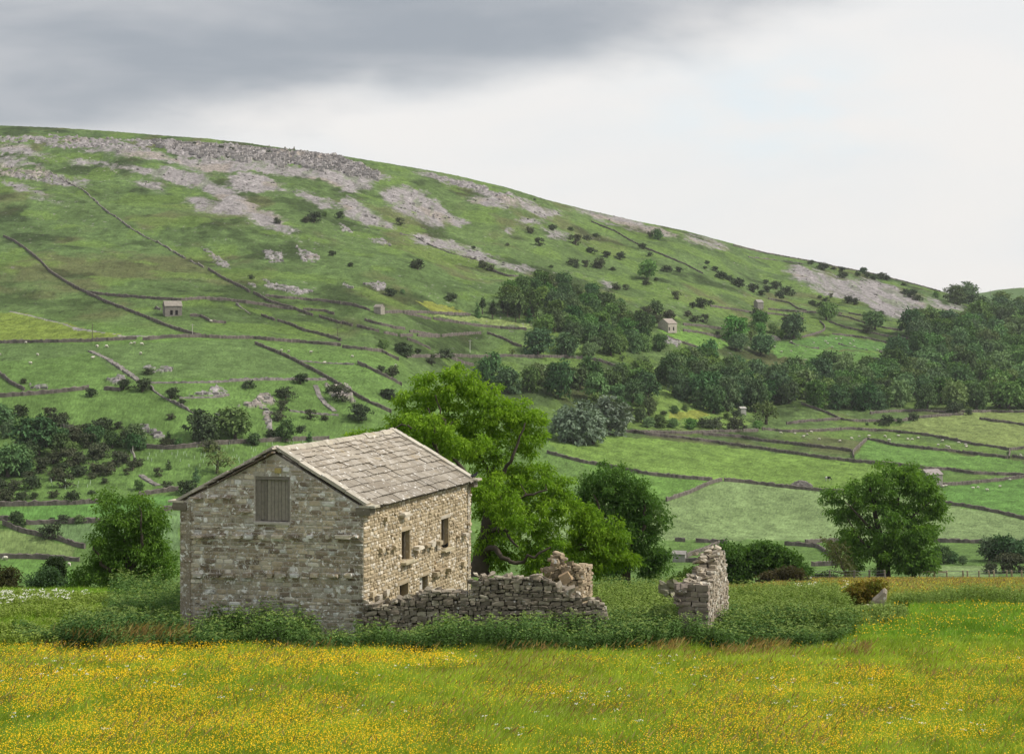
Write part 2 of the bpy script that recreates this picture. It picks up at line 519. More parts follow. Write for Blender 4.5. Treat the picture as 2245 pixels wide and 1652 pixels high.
BOULD = [Zp('B1', p) for p in [
    [(1330, 965), (1400, 1005), (1530, 1110), (1440, 1085), (1360, 1020)], [(1730, 980), (1850, 1000), (1860, 1065), (1750, 1060)],
    [(1940, 960), (2100, 1030), (2080, 1070), (1980, 1060)], [(1720, 1180), (1950, 1240), (2100, 1255), (1950, 1282), (1750, 1220)],
    [(1600, 1210), (1690, 1215), (1680, 1235)], [(0, 450), (200, 460), (340, 480), (450, 550), (400, 562), (200, 522), (0, 502)]]] + \
    [Zp('B2', [(130, 870), (290, 880), (290, 925), (200, 907)]), Zp('B2', [(10, 870), (80, 900), (40, 917)]),
     Zp('B2', [(0, 480), (60, 520), (100, 545), (0, 540)]), Zp('B2', [(180, 580), (290, 590), (320, 630), (220, 610)]),
     Zp('B2', [(2100, 1215), (2245, 1262), (2215, 1290), (2130, 1262)]),
     Zp('B4', [(800, 380), (960, 378), (960, 400), (830, 408)]), Zp('B4', [(595, 440), (690, 430), (700, 460), (600, 465)]),
     Zp('B4', [(1330, 600), (1440, 550), (1470, 520), (1520, 520), (1545, 580), (1480, 590), (1400, 608)]),
     Zp('B4', [(1170, 510), (1200, 470), (1225, 475), (1285, 525), (1180, 535), (1050, 545)]),
     Zp('B4', [(770, 740), (800, 690), (925, 770), (870, 775), (820, 745)]), Zp('B4', [(340, 700), (380, 700), (440, 735), (400, 740)]),
     Zp('B4', [(1455, 590), (1490, 590), (1530, 650), (1510, 690), (1530, 735), (1490, 720), (1490, 650)]),
     Zp('B4', [(1820, 480), (1960, 480), (1990, 580), (1850, 530)]),
     Zp('B4', [(1210, 640), (1250, 628), (1260, 655), (1220, 660)]), Zp('B4', [(160, 480), (270, 480), (250, 500), (170, 495)])]
CRAG = [Zp('B1', [(1010, 265), (1200, 275), (1450, 290), (1700, 310), (2000, 340), (2245, 370), (2245, 465), (2000, 430), (1850, 400), (1500, 385), (1300, 390), (1100, 340)]),
        Zp('B2', [(0, 55), (120, 90), (230, 130), (250, 165), (100, 150), (0, 140)])]
CRAG2 = [Zp('B1', [(0, 225), (200, 235), (500, 240), (800, 255), (1000, 270), (1000, 325), (850, 332), (650, 312), (450, 312), (200, 282), (0, 272)]),
         Zp('B2', [(560, 150), (700, 180), (850, 215), (1000, 270), (1100, 290), (1100, 320), (960, 300), (820, 250), (650, 195)])]
# field colours: (outline, albedo); the brighter ones have sun patches put into them
FIELDS = [
    (Zp('B1', [(-60, 1385), (150, 1400), (400, 1460), (600, 1510), (800, 1540), (700, 1572), (-60, 1588)]), (.142, .188, .036)),
    (Zp('B2', [(470, 985), (600, 1000), (840, 1065), (600, 1062), (540, 1012)]), (0.168, 0.186, 0.037)),
    (Zp('B2', [(570, 1080), (900, 1090), (1265, 1150), (1262, 1172), (950, 1142), (680, 1100)]), (0.168, 0.212, 0.070)),
    (Zp('B2', [(2060, 1178), (2245, 1190), (2250, 1262), (2120, 1210)]) , (0.118, 0.212, 0.042)),
    (Zp('B3', [(0, 698), (250, 740), (320, 790), (225, 820), (120, 790), (0, 745)]), (0.112, 0.202, 0.042)),
    (Zp('B3', [(550, 755), (700, 765), (900, 812), (1390, 850), (1390, 895), (1200, 905), (620, 865)]), (0.096, 0.180, 0.043)),
    (Zp('B3', [(1000, 715), (1440, 795), (1390, 835), (900, 805), (680, 765)]), (0.084, 0.164, 0.042)),
    (Zp('B3', [(1330, 1330), (1700, 1250), (1900, 1225), (2300, 1222), (2300, 1462), (2160, 1468), (1900, 1432), (1600, 1372)]), (0.146, 0.186, 0.059)),
    (Zp('A3', [(95, 455), (240, 405), (440, 330), (800, 368), (1040, 390), (1800, 470), (2300, 575), (2300, 690), (1700, 690), (1100, 690), (465, 690), (-900, 690), (-700, 480)]), (0.152, 0.212, 0.084)),
    (Zp('A3', [(-560, 60), (0, 75), (600, 140), (1220, 215), (1640, 250), (1640, 310), (1040, 388), (700, 350), (440, 322), (375, 325), (0, 295), (-420, 215), (-620, 110)]), (0.129, 0.206, 0.044)),
    (Zp('A3', [(-420, 225), (0, 305), (370, 330), (100, 450), (-160, 430)]), (0.107, 0.196, 0.042)),
    (Zp('A3', [(1300, 90), (1600, 140), (2245, 215), (2245, 290), (1640, 240), (1230, 190)]), (0.101, 0.186, 0.043)),
    (Zp('A3', [(1740, 365), (2245, 320), (2300, 560), (1800, 465)]), (0.090, 0.180, 0.041)),
    (Zp('A3', [(1580, 850), (2100, 845), (2100, 900), (1580, 905)]), (0.157, 0.218, 0.085)),
    (Zp('A4', [(-100, 865), (400, 850), (960, 790), (960, 870), (600, 900), (480, 940), (-100, 930)]), (0.084, 0.174, 0.041)),
    (Zp('A4', [(-100, 960), (120, 1000), (400, 1075), (400, 1145), (-100, 1130)]), (0.141, 0.196, 0.065)),
    (Zp('A4', [(-100, 1145), (400, 1155), (400, 1300), (-100, 1300)]), (0.101, 0.190, 0.043)),
    (Zp('A4', [(140, 955), (480, 945), (990, 880), (990, 1100), (420, 1070)]), (0.112, 0.180, 0.069)),
    (Zp('B4', [(0, 245), (500, 250), (1400, 215), (1780, 400), (1400, 430), (700, 440), (500, 290), (300, 330), (0, 340)]), (.092, .146, .046)),
    (Zp('D5', [(250, 600), (420, 620), (600, 1000), (900, 960), (1050, 1040), (1400, 1200), (1300, 1270), (500, 1290), (0, 1280), (0, 1060), (380, 1020), (300, 700)]), (0.129, 0.196, 0.046)),
    (Zp('D5', [(480, 1100), (800, 1080), (940, 1120), (800, 1170), (500, 1160)]), (0.179, 0.202, 0.040)),
]
TRACK = [Zp('B1', [(60, 1385), (150, 1402), (410, 1465), (480, 1488), (540, 1500), (800, 1545), (1000, 1548), (1000, 1552), (790, 1556), (760, 1540), (545, 1512), (490, 1512), (470, 1490), (405, 1470), (150, 1408), (60, 1392)])]

R0 = int(np.searchsorted(YG, 216))


def cover(r0, r1):
    """ground colour with sun patches, scree mask and crag mask per ground vertex"""
    X = XT[r0:r1]; Y = YT[r0:r1]; V = VT[r0:r1]; U = np.repeat(UG[None, :], r1 - r0, 0)
    wu = U + (fbm(X / 7, Y / 7, 31, 3) - .5) * 16; wv = V + (fbm(X / 7, Y / 9, 37, 3) - .5) * 10
    g1 = fbm(X / 130, Y / 170, 41, 4)[..., None]; g2 = fbm(X / 22, Y / 34, 43, 4)[..., None]; g3 = fbm(X / 4, Y / 6, 47, 3)[..., None]
    fell = np.array([.066, .106, .037]) * (1 - g1) + np.array([.093, .140, .042]) * g1
    fell = fell * (0.62 + 0.76 * g2) * (0.66 + 0.68 * g3)
    brown = sstep(fbm(X / 38, Y / 60, 53, 4), .54, .70)[..., None] * sstep(Y, 650, 800)[..., None]
    fell = fell * (1 - .6 * brown) + np.array([.105, .098, .045]) * .6 * brown
    dk = sstep(fbm(X / 30, Y / 42, 59, 4), .55, .68)[..., None] * sstep(Y, 700, 850)[..., None]
    fell = fell * (1 - .50 * dk)
    br = sstep(fbm(X / 26, Y / 30, 61, 4), .52, .64)[..., None]
    fell = fell * (1 - .55 * br) + np.array([.118, .185, .038]) * .55 * br  # bright turf; sunlit spots of the fell put into its colour
    inb = (1 - sstep(Y, 690, 780))[..., None]
    pas = np.array([.096, .162, .042]) * (0.8 + 0.4 * g2) * (0.78 + 0.44 * g3)
    c = fell * (1 - inb) + pas * inb
    for poly, col in FIELDS:
        us = [p[0] for p in poly]; vs_ = [p[1] for p in poly]
        m = (wu > min(us)) & (wu < max(us)) & (wv > min(vs_)) & (wv < max(vs_)) & (Y > 400)
        if m.any():
            mm = np.zeros(m.shape, bool); mm[m] = inpoly(wu[m], wv[m], poly)
            mow = 0.94 + 0.12 * vnoise(X[mm] / 2.5, Y[mm] / 90, 77)[:, None]
            c[mm] = np.array(col) * (0.82 + 0.36 * g2[mm]) * (0.72 + 0.56 * g3[mm]) * mow
    def mask(polys, wx, wy):
        r = np.zeros(c.shape[:2])
        for poly in polys:
            us = [p[0] for p in poly]; vs_ = [p[1] for p in poly]
            m = (wx > min(us)) & (wx < max(us)) & (wy > min(vs_)) & (wy < max(vs_)) & (Y > 400)
            if m.any():
                mm = np.zeros(m.shape, bool); mm[m] = inpoly(wx[m], wy[m], poly)
                r[mm] = 1
        return r
    au = U + (fbm(X / 14, Y / 18, 71, 4, .65) - .5) * 34; av = V + (fbm(X / 14, Y / 18, 73, 4, .65) - .5) * 20
    sc_ = 0
    for s_ in range(5):
        sc_ = sc_ + mask(SCREE, au + (fbm(X / 9, Y / 14, 711 + s_, 3, .7) - .5) * 46, av + (fbm(X / 9, Y / 14, 731 + s_, 3, .7) - .5) * 28) / 5
    thin = fbm(X / 6, Y / 42, 79, 5, .62)
    sc_ = np.clip(sc_ * 1.7 - .1, 0, 1) * (.58 + .42 * sstep(thin, .34, .46))
    bo = mask(BOULD, wu, wv) * (vnoise(X / 1.7, Y / 2.2, 83) > .40)
    k2 = mask(CRAG2, au, av) * (fbm(X / 7, Y / 12, 89, 4, .6) > .38)
    k1 = mask(CRAG, wu, wv) * (fbm(X / 9, Y / 20, 97, 3) > .30)
    trk = mask(TRACK, U, V)
    # thin stony litter all over the upper fell
    lit = (vnoise(X / 1.6, Y / 2.4, 101) > .93) * sstep(fbm(X / 60, Y / 80, 103, 3), .42, .6) * sstep(Y, 720, 900)
    st = np.clip(sc_ + bo + k2 + k1 + trk + lit * .6, 0, 1)[..., None]
    rockc = np.array([.232, .212, .208]) * (0.70 + 0.6 * g3)
    tan = sstep(fbm(X / 30, Y / 40, 107, 3), .60, .72)[..., None]
    rockc = rockc * (1 - .35 * tan) + np.array([.25, .20, .14]) * .35 * tan
    bn = vnoise(X / 1.5, Y / 2.2, 109)[..., None]
    rockc = np.where((bo + k1 + k2)[..., None] > 0, rockc * (0.55 + 0.8 * bn), rockc * (.88 + .24 * bn))
    c = c * (1 - st) + rockc * st
    c = c * np.clip(1 + .15 * np.random.default_rng(5).normal(0, 1, c.shape[:2])[..., None], .5, 1.6)
    tuft = (vnoise(X / 1.3, Y / 2.6, 113) > .86) * sstep(fbm(X / 45, Y / 60, 117, 3), .45, .6)
    c = c * (1 - .35 * (tuft * (1 - st[..., 0])))[..., None]
    far = sstep(Y, 2200, 2600)[..., None]
    c = c * (1 - far) + np.array([.085, .14, .045]) * (.8 + .4 * g2) * far
    return c, sc_, bo, k1, k2


def build_ground():
    c, sc_, bo, k1, k2 = cover(R0, len(YG))
    X = XT[R0:]; Y = YT[R0:]; Z = ZT[R0:].copy()
    # crag: broken ledges and buttresses; boulders and scree: lumpy stone
    Z += k1 * ((vnoise(X / 4.0, Y / 60, 201) - .5) * 5.5 + (vnoise(X / 1.8, Y / 3, 203) - .5) * 4.0)
    Z += k2 * (vnoise(X / 2.6, Y / 3, 205) - .5) * 3.6
    Z += bo * vnoise(X / 1.6, Y / 1.9, 207) * 1.5 + sc_ * (vnoise(X / 1.5, Y / 1.8, 209) - .5) * .8
    Z += (fbm(X / 2.4, Y / 3.4, 211, 2) - .5) * .9 * sstep(Y, 560, 900)
    def grid(r0, r1, Zs, name, mat, cols):
        R, C_ = r1 - r0, len(UG)
        V = np.stack([XT[r0:r1], YT[r0:r1], Zs], -1).reshape(-1, 3)
        i = np.arange(R - 1)[:, None] * C_ + np.arange(C_ - 1)[None, :]
        q = np.stack([i, i + 1, i + 1 + C_, i + C_], -1).reshape(-1, 4)
        return link(name, mesh_np(name, V, [q], mat, cols.reshape(-1, 3), 'POINT', True))
    mh = mat_attr('hillside_turf', 0.95, 0.16, 0.62, 0.7, (0.30, 1.1), coord='Position', spec=0.05, spots=[((.045, .080, .026), .42, .55, .66, .35)])
    tag(grid(R0, len(YG), Z, 'hillside', mh, c), kind='structure')
    X = XT[:R0 + 1]; Y = YT[:R0 + 1]
    g = fbm(X / 2.5, Y / 2.5, 301, 4)[..., None]
    cn = np.array([.085, .125, .018]) * (0.6 + .8 * g)
    mm = mat_attr('meadow_soil', 0.95, 6.0, 0.5, 0.4, (14, 0.05), coord='Position', spec=0.05)
    Zn = ZT[:R0 + 1].copy(); Zn[-1] = Z[0]
    tag(grid(0, R0 + 1, Zn, 'meadow', mm, cn), kind='structure')


build_ground()


def build_rocks():
    """the limestone crag as stacked blocks, and loose boulders on the screes"""
    m = mat_attr('limestone', 0.95, .5, 0.35, 0.4, (1.5, 0.3), spec=0.05)
    mb = MB()
    line = Zp('B1', [(1015, 272), (1200, 284), (1450, 300), (1700, 320), (2000, 348), (2245, 378)]) + Zp('B2', [(60, 85), (150, 115), (245, 155)])
    lx = [a for a, _ in line]; ly = [b for _, b in line]
    u = lx[0]
    while u < lx[-1]:
        vt = float(np.interp(u, lx, ly)); t = (u - lx[0]) / (lx[-1] - lx[0])
        dep = (10 + 20 * math.sin(min(1, t * 2.2) * 1.57)) * (1 - .45 * sstep(t, .85, 1)) * (.75 + .5 * float(vnoise(u / 22, 0, 221)))
        gap = float(vnoise(u / 5.0, 3, 223)) > .80
        v = vt
        while v < vt + dep and not gap:
            c = hit(u + rng.uniform(-1, 1), v, 1000)
            w = rng.uniform(1.0, 2.8); h = rng.uniform(.7, 1.5)
            vv, f = rock(c + np.array([0, rng.normal(-.4, .5), h * .5]), (w, rng.normal(0, .4), 0), (0, 1.6, 0), (0, 0, h), .07, .12)
            mb.add(vv, f, np.array([.33, .305, .29]) * rng.uniform(.7, 1.2))
            v += rng.uniform(4, 6.5)
        u += rng.uniform(2.4, 5.2)
    tag(mb.obj('limestone_crag', m), kind='structure')
    mb = MB()
    n = 0
    for poly in SCREE + BOULD + CRAG2:
        us = [p[0] for p in poly]; vs_ = [p[1] for p in poly]
        a = (max(us) - min(us)) * (max(vs_) - min(vs_)); k = int(min(130, a / (42 if any(poly is q for q in BOULD) or any(poly is q for q in CRAG2) else 170)))
        for _ in range(k):
            u = rng.uniform(min(us), max(us)); v = rng.uniform(min(vs_), max(vs_))
            if not inpoly(np.array([u]), np.array([v]), poly)[0]: continue
            c = hit(u, v); s = rng.uniform(.3, .8) * (1.5 if rng.random() < .12 else 1)
            vv, f = rock(c + np.array([0, 0, s * .3]), (s * 1.2, 0, 0), (0, s, 0), (0, 0, s * .8), .1, .14)
            mb.add(vv, f, np.array([.27, .25, .235]) * rng.uniform(.6, 1.25)); n += 1
    tag(mb.obj('scree_boulders', m), 'loose grey limestone boulders strewn over the screes', 'boulders', kind='stuff')


build_rocks()
# ------------------------------------------------------------------ the stone barn
M_GAB = mat_attr('gable_stone', 0.95, 9.0, 0.38, 0.5, (30, 0.02), spec=0.1,
                 spots=[((.19, .145, .10), 1.1, .52, .70, .45), ((.84, .83, .79), 4.8, .585, .625, .8), ((.62, .61, .57), 14.0, .59, .64, .85), ((.42, .40, .32), 2.6, .55, .65, .5), ((.40, .22, .05), 2.3, .70, .76, .5), ((.05, .045, .038), 5.0, .62, .72, .6)])
M_SIDE = mat_attr('side_stone', 0.95, 9.0, 0.30, 0.5, (30, 0.02), spec=0.1,
                  spots=[((.72, .68, .60), 4.6, .59, .66, .6), ((.44, .23, .035), 1.9, .68, .75, .8), ((.20, .15, .10), 2.0, .60, .75, .4)])
M_RUB = mat_attr('field_stone', 0.95, 7.0, 0.40, 0.5, (24, 0.02), spec=0.1,
                 spots=[((.55, .54, .50), 5.5, .63, .68, .8), ((.42, .24, .05), 2.6, .71, .77, .6), ((.07, .065, .05), 3.0, .58, .72, .45)])
M_SLATE = mat_attr('stone_slate', 0.9, 5.0, 0.30, 0.35, (25, 0.015), spec=0.15,
                   spots=[((.70, .67, .62), 5.5, .60, .65, .8), ((.36, .26, .10), 1.4, .60, .74, .35), ((.10, .085, .07), 2.2, .60, .75, .4)])
M_WOOD = mat_attr('weathered_wood', 0.85, 7.0, 0.45, 0.3, (40, 0.01), spec=0.15)
M_DARK = mat_attr('dark_interior', 1.0, 3.0, 0.2)
M_FAR_STONE = mat_attr('far_stone', 0.95, 0.9, 0.5, 0.6, (1.4, 0.4), coord='Object', spec=0.05)


def pillow(mb, O, dx, n, x0, x1, z0, z1, out, col):
    """one face stone of a mortared wall: bulged, ragged outline"""
    k = 10
    th = (np.arange(k) + rng.uniform(-.25, .25, k)) / k * 2 * math.pi
    ex = 0.42
    ca, sa = np.cos(th), np.sin(th)
    ox = np.sign(ca) * np.abs(ca) ** ex; oz = np.sign(sa) * np.abs(sa) ** ex
    ox = ox * (1 + rng.normal(0, .05, k)); oz = oz * (1 + rng.normal(0, .07, k))
    cx, cz = (x0 + x1) / 2, (z0 + z1) / 2; hx, hz = (x1 - x0) / 2, (z1 - z0) / 2
    rings = []
    tx, tz = rng.normal(0, .16, 2)
    for s, d in ((1.0, -.03), (.96, out * .45), (.72, out * .92)):
        r = O + np.outer(cx + ox * hx * s, dx) + np.outer(d * (1 + tx * ox + tz * oz), n)
        r[:, 2] += cz + oz * hz * s
        rings.append(r)
    c = (O + cx * dx + out * n)[None, :].copy(); c[:, 2] += cz
    V = np.concatenate(rings + [c])
    i = np.arange(k); j = (i + 1) % k
    q = np.concatenate([np.stack([i, j, j + k, i + k], 1), np.stack([i + k, j + k, j + 2 * k, i + 2 * k], 1)])
    t = np.stack([i + 2 * k, j + 2 * k, np.full(k, 3 * k)], 1)
    mb.add(V, [q, t], col)


def facing(mb, O, dx, n, L, z0, topf, rows, widths, colf, holes=(), out=(.015, .05), gap=.014, quoin=True):
    """rows of stones over a wall plane; topf(x)=wall head height"""
    z = z0; r = 0; g0 = gap
    ztop = max(topf(x) for x in np.linspace(0, L, 30))
    while z < ztop - .04:
        h = rng.uniform(*rows)
        x = 0.0
        first = True
        while x < L - .05:
            w = rng.uniform(*widths)
            if quoin and first:
                w = .58 if r % 2 else .32
            first = False
            if L - x - w < .12:
                w = L - x
            gap = g0 * (1.9 if z < -11.0 and g0 > .013 else 1.0)
            a, b = x + gap, x + w - gap
            dz = .012 * math.sin(x * 1.7 + r) + .010 * math.sin(x * 4.1 + 2 * r)
            za, zb = z + gap * .6 + dz, z + h - gap * .6 + dz
            mid = (a + b) / 2
            ok = zb < min(topf(a), topf(b)) + .03
            if not ok and za + .07 < min(topf(a), topf(b)):
                zb = min(topf(a), topf(b)); ok = True
            for (hx0, hx1, hz0, hz1) in holes:
                if a < hx1 and b > hx0 and za < hz1 - .02 and zb > hz0 + .02:
                    if a < hx0 - .10:
                        b = hx0
                        if b - a > .5: b = a + .5
                        w = hx0 - x if hx0 - x < .55 else w
                    elif b > hx1 + .10:
                        a = hx1
                    else:
                        ok = False
            if ok and b - a > .05:
                o_ = rng.uniform(*out)
                if rng.random() < .06: o_ *= 1.8
                pillow(mb, O, dx, n, a, b, za, zb, o_, colf(mid, z))
            x += w
        z += h; r += 1


def wall_slab(mb, O, dx, n, outline, holes, depth, col):
    """the wall behind its facing: a real slab with openings cut through"""
    pts = [outline] + [[(a, c), (b, c), (b, d), (a, d)] for (a, b, c, d) in holes]
    flat = [p for lp in pts for p in lp]
    tris = tessellate_polygon([[Vector((p[0], p[1], 0)) for p in lp] for lp in pts])
    f = np.array([O + p[0] * dx + np.array([0, 0, p[1]]) for p in flat])
    V = np.concatenate([f, f - depth * n]); N = len(flat)
    T = np.array([list(t) for t in tris]); T2 = T[:, ::-1] + N
    q = []; b = 0
    for lp in pts:
        for i in range(len(lp)):
            j = (i + 1) % len(lp)
            q.append((b + i, b + j, b + j + N, b + i + N))
        b += len(lp)
    mb.add(V, [T, T2, np.array(q)], col)


Z_E, Z_R, Z_B = -7.2, -5.17, -13.1
C1 = P(797, 0, 62.0); C2 = P(1032, 0, 72.5); C0 = P(395, 0, 63.7)
for c_ in (C0, C1, C2): c_[2] = 0
C3 = C0 + (C2 - C1)
AP = P(604, 0, 62.85); AP[2] = 0
LG = float(np.linalg.norm(C0 - C1)); LS = float(np.linalg.norm(C2 - C1))
DG = (C1 - C0) / LG                 # along the gable, left to right
DS = (C2 - C1) / LS                 # along the lit side, away
NG = np.array([DG[1], -DG[0], 0]); NS = np.array([DS[1], -DS[0], 0])
XA = float(np.dot(AP - C0, DG))     # apex along gable


def on_plane(u, v, O, d):
    """(distance along, height) where a bearing meets an upright wall plane"""
    a, b = (u - PU) / F, 1.0
    # O + s d = t (a, 1)
    M_ = np.array([[d[0], -a], [d[1], -b]]); s, t = np.linalg.solve(M_, -np.array([O[0], O[1]]))
    return float(s), float((PV - v) / F * t)


def rect(k, x0, y0, x1, y1, O, d):
    s0, za = on_plane(*zz(k, (x0, (y0 + y1) / 2)), O, d); s1, zb = on_plane(*zz(k, (x1, (y0 + y1) / 2)), O, d)
    _, t0 = on_plane(*zz(k, ((x0 + x1) / 2, y0)), O, d); _, t1 = on_plane(*zz(k, ((x0 + x1) / 2, y1)), O, d)
    return (s0, s1, t1, t0)


def gab_top(x):
    return Z_E + (Z_R - Z_E) * (x / XA if x < XA else (LG - x) / (LG - XA)) - .06


def build_barn():
    barn = thing('stone_barn', 'large two storey stone barn with a stone slate roof standing in the meadow among nettles', 'barn', tuple((C0 + C1) / 2 + np.array([0, 0, -12.4])))
    off = np.array(barn.location)

    def put(mb, name, mats, parent=barn, smooth=False):
        o = mb.obj(name, mats, parent, None, smooth)
        # parts are modelled in world metres; the barn's empty stands at its base
        o.location = tuple(-off) if parent is barn else (0, 0, 0)
        return o

    def sub(mb, name, mats, parent, smooth=False):
        return mb.obj(name, mats, parent, None, smooth)

    # ---- near gable
    dr = rect('C4', 757, 126, 1084, 553, C0, DG)
    mb = MB()
    outline = [(0, Z_B), (LG, Z_B), (LG, Z_E - .05), (XA, Z_R - .1), (0, Z_E - .05)]
    wall_slab(mb, C0, DG, NG, outline, [dr], .5, (.42, .38, .32))

    def gcol(x, z):
        b = rng.choice([0, 1, 2, 3], p=[.36, .27, .23, .14])
        base = np.array([[.375, .315, .225], [.46, .405, .31], [.245, .198, .145], [.53, .49, .41]][b])
        if rng.random() < .06: base = np.array([.60, .59, .55])
        elif x > LG - .5: base = base * .72
        base = base * (.62 + .80 * float(fbm(x / 1.3, z / 1.3, 881, 3)))
        return base * rng.uniform(.70, 1.25)
    facing(mb, C0, DG, NG, LG, Z_B, gab_top, (.07, .215), (.13, .55), gcol, [(dr[0] - .05, dr[1] + .05, dr[2] - .12, dr[3] + .16)], out=(.008, .035))
    # three rows of through stones that stick out as ledges
    for yy, xs in ((690, [(165, 280), (290, 380), (425, 480), (550, 635), (665, 745), (800, 860), (925, 1030), (1080, 1175), (1260, 1310), (1435, 1475), (1525, 1675), (1690, 1740)]),
                   (1055, [(175, 270), (335, 430), (455, 575), (650, 735), (860, 935), (965, 1055), (1100, 1180), (1285, 1360), (1440, 1555), (1610, 1680)]),
                   (1445, [(320, 450), (545, 610), (1190, 1290)]), (325, [(165, 270), (325, 410), (440, 540)]), (455, [(615, 715)])):
        for (a, b) in xs:
            s0, z_ = on_plane(*zz('C4', (a, yy)), C0, DG); s1, _ = on_plane(*zz('C4', (b, yy)), C0, DG)
            d = rng.uniform(.14, .24); h = rng.uniform(.05, .09) if yy not in (325, 455) else .03
            v, f = rock(C0 + DG * (s0 + s1) / 2 + NG * d * .5 + np.array([0, 0, z_]), DG * (s1 - s0) / 2, NG * (d * .5 + .05), (0, 0, h), .1, .09)
            mb.add(v, f, gcol(2, 0) * 1.1)
    put(mb, 'wall', M_GAB)
    # ---- lit side wall
    wins = [rect('C5', 525, 560, 608, 862, C1, DS), rect('C5', 928, 436, 1002, 736, C1, DS)]
    lows = [rect('C5', 505, 1100, 592, 1300, C1, DS), rect('C5', 708, 1022, 792, 1215, C1, DS)]
    holes = wins + lows
    mb = MB()
    wall_slab(mb, C1, DS, NS, [(0, Z_B), (LS, Z_B), (LS, Z_E - .05), (0, Z_E - .05)], holes, .45, (.36, .29, .185))

    def scol(x, z):
        base = np.array([.42, .345, .23]) if rng.random() < .62 else (np.array([.56, .50, .40]) if rng.random() < .62 else np.array([.30, .24, .155]))
        return base * rng.uniform(.8, 1.15)
    facing(mb, C1, DS, NS, LS, Z_B, lambda x: Z_E - .04, (.10, .17), (.14, .36), scol, [(a - .06, b + .06, c - .1, d + .13) for (a, b, c, d) in holes], out=(.02, .055))
    for (x, y, w, h, d) in [(525, 395, .30, .09, .22), (350, 440, .14, .09, .14), (660, 730, .28, .07, .24), (750, 712, .26, .07, .22), (800, 695, .2, .1, .22), (875, 680, .16, .1, .22),
                            (300, 755, .16, .1, .14), (365, 742, .12, .05, .16), (430, 730, .15, .08, .18), (890, 968, .3, .1, .24), (980, 955, .18, .09, .24), (850, 1000, .2, .09, .2),
                            (1145, 600, .2, .08, .2), (1080, 622, .1, .06, .16), (1190, 490, .1, .06, .14), (1140, 890, .22, .1, .12), (265, 1235, .14, .1, .15), (350, 1190, .16, .14, .13), (210, 1200, .2, .12, .12)]:
        s, z_ = on_plane(*zz('C5', (x, y)), C1, DS)
        v, f = rock(C1 + DS * s + NS * d * .5 + np.array([0, 0, z_]), DS * w, NS * (d * .5 + .05), (0, 0, h), .12, .1)
        mb.add(v, f, scol(0, 0))
    for (a, b, c, d) in holes:                                     # lintels
        v, f = rock(C1 + DS * (a + b) / 2 + np.array([0, 0, d + .075]) - NS * .16, DS * ((b - a) / 2 + .16), NS * .20, (0, 0, .07), .05, .03)
        mb.add(v, f, scol(0, 0) * .95)
    put(mb, 'wall', M_SIDE)
    # ---- rear walls
    mb = MB()
    wall_slab(mb, C3, -DG * -1, -NG, [(0, Z_B), (LG, Z_B), (LG, Z_E - .05), (XA, Z_R - .1), (0, Z_E - .05)], [], .45, (.27, .23, .17))
    facing(mb, C3 + DG * LG, -DG, -NG, LG, Z_B, lambda x: gab_top(LG - x), (.13, .22), (.2, .5), gcol)
    put(mb, 'wall', M_GAB)
    mb = MB()
    wall_slab(mb, C0, DS, -NS, [(0, Z_B), (LS, Z_B), (LS, Z_E - .05), (0, Z_E - .05)], [], .45, (.27, .23, .17))
    facing(mb, C0, DS, -NS, LS, Z_B, lambda x: Z_E - .05, (.13, .22), (.2, .5), gcol)
    put(mb, 'wall', M_GAB)
    mb = MB()                                                      # loft floor keeps the inside dark
    mb.add(box8(C0 + DG * .5 + DS * .5 + np.array([0, 0, -9.9]), DG * (LG - 1), DS * (LS - 1), (0, 0, .12)), BOXF, (.08, .06, .04))
    put(mb, 'loft_floor', M_WOOD)

    # ---- roof: stone slates in diminishing courses
    mb = MB()
    for side in (1, -1):
        e0, e1 = (C1, C2) if side > 0 else (C0, C3)
        nout = NS if side > 0 else -NS
        eave0 = e0 + nout * .24 + np.array([0, 0, Z_E - .07]); ridge0 = AP + np.array([0, 0, Z_R + .04])
        up = ridge0 - eave0
        up = up - DS * np.dot(up, DS)
        SL = float(np.linalg.norm(up)); up = up / SL
        nrm = np.cross(DS, up); nrm *= np.sign(nrm[2])
        base = e0 + nout * .24 + np.array([0, 0, Z_E - .07])
        # sheathing
        mb.add(box8(base + DS * .1 - nrm * .10 + up * .03, DS * (LS - .2), up * (SL - .03), nrm * .06), BOXF, (.10, .08, .06))
        nC = 12
        cw = np.linspace(1.35, .68, nC); cw = cw / cw.sum() * SL
        s = 0
        for r in range(nC):
            x = .06
            while x < LS - .08:
                w = rng.uniform(.34, .66) * (1.15 - .35 * r / nC)
                if LS - .06 - x - w < .25: w = LS - .06 - x
                sag = .035 * math.sin(x / LS * math.pi) + .014 * math.sin(x * 1.3 + r)
                jl = rng.normal(0, .012)
                th = rng.uniform(.032, .052)
                a = base + DS * (x + .006) + up * (s - .03 + jl) + nrm * (.045 - sag + rng.normal(0, .008))
                ln = cw[r] + .12
                tilt = nrm * (-.045)
                bx = box8(a, DS * (w - .012), up * ln + tilt, nrm * th)
                bx[[0, 4]] += up * rng.normal(0, .012); bx[[1, 5]] += up * rng.normal(0, .012)
                bx += rng.normal(0, .005, bx.shape)
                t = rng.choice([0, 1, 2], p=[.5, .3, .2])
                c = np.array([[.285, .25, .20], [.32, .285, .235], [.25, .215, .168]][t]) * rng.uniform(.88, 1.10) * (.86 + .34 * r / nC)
                cc = np.tile(c, (6, 1)); cc[2] *= .42; cc[[3, 5]] *= .8          # butt and side edges: grime, plus course-gap shade put into the colour
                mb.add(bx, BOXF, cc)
                x += w
            s += cw[r]
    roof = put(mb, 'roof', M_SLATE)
    # ---- ridge stones
    mb = MB()
    x = -.02
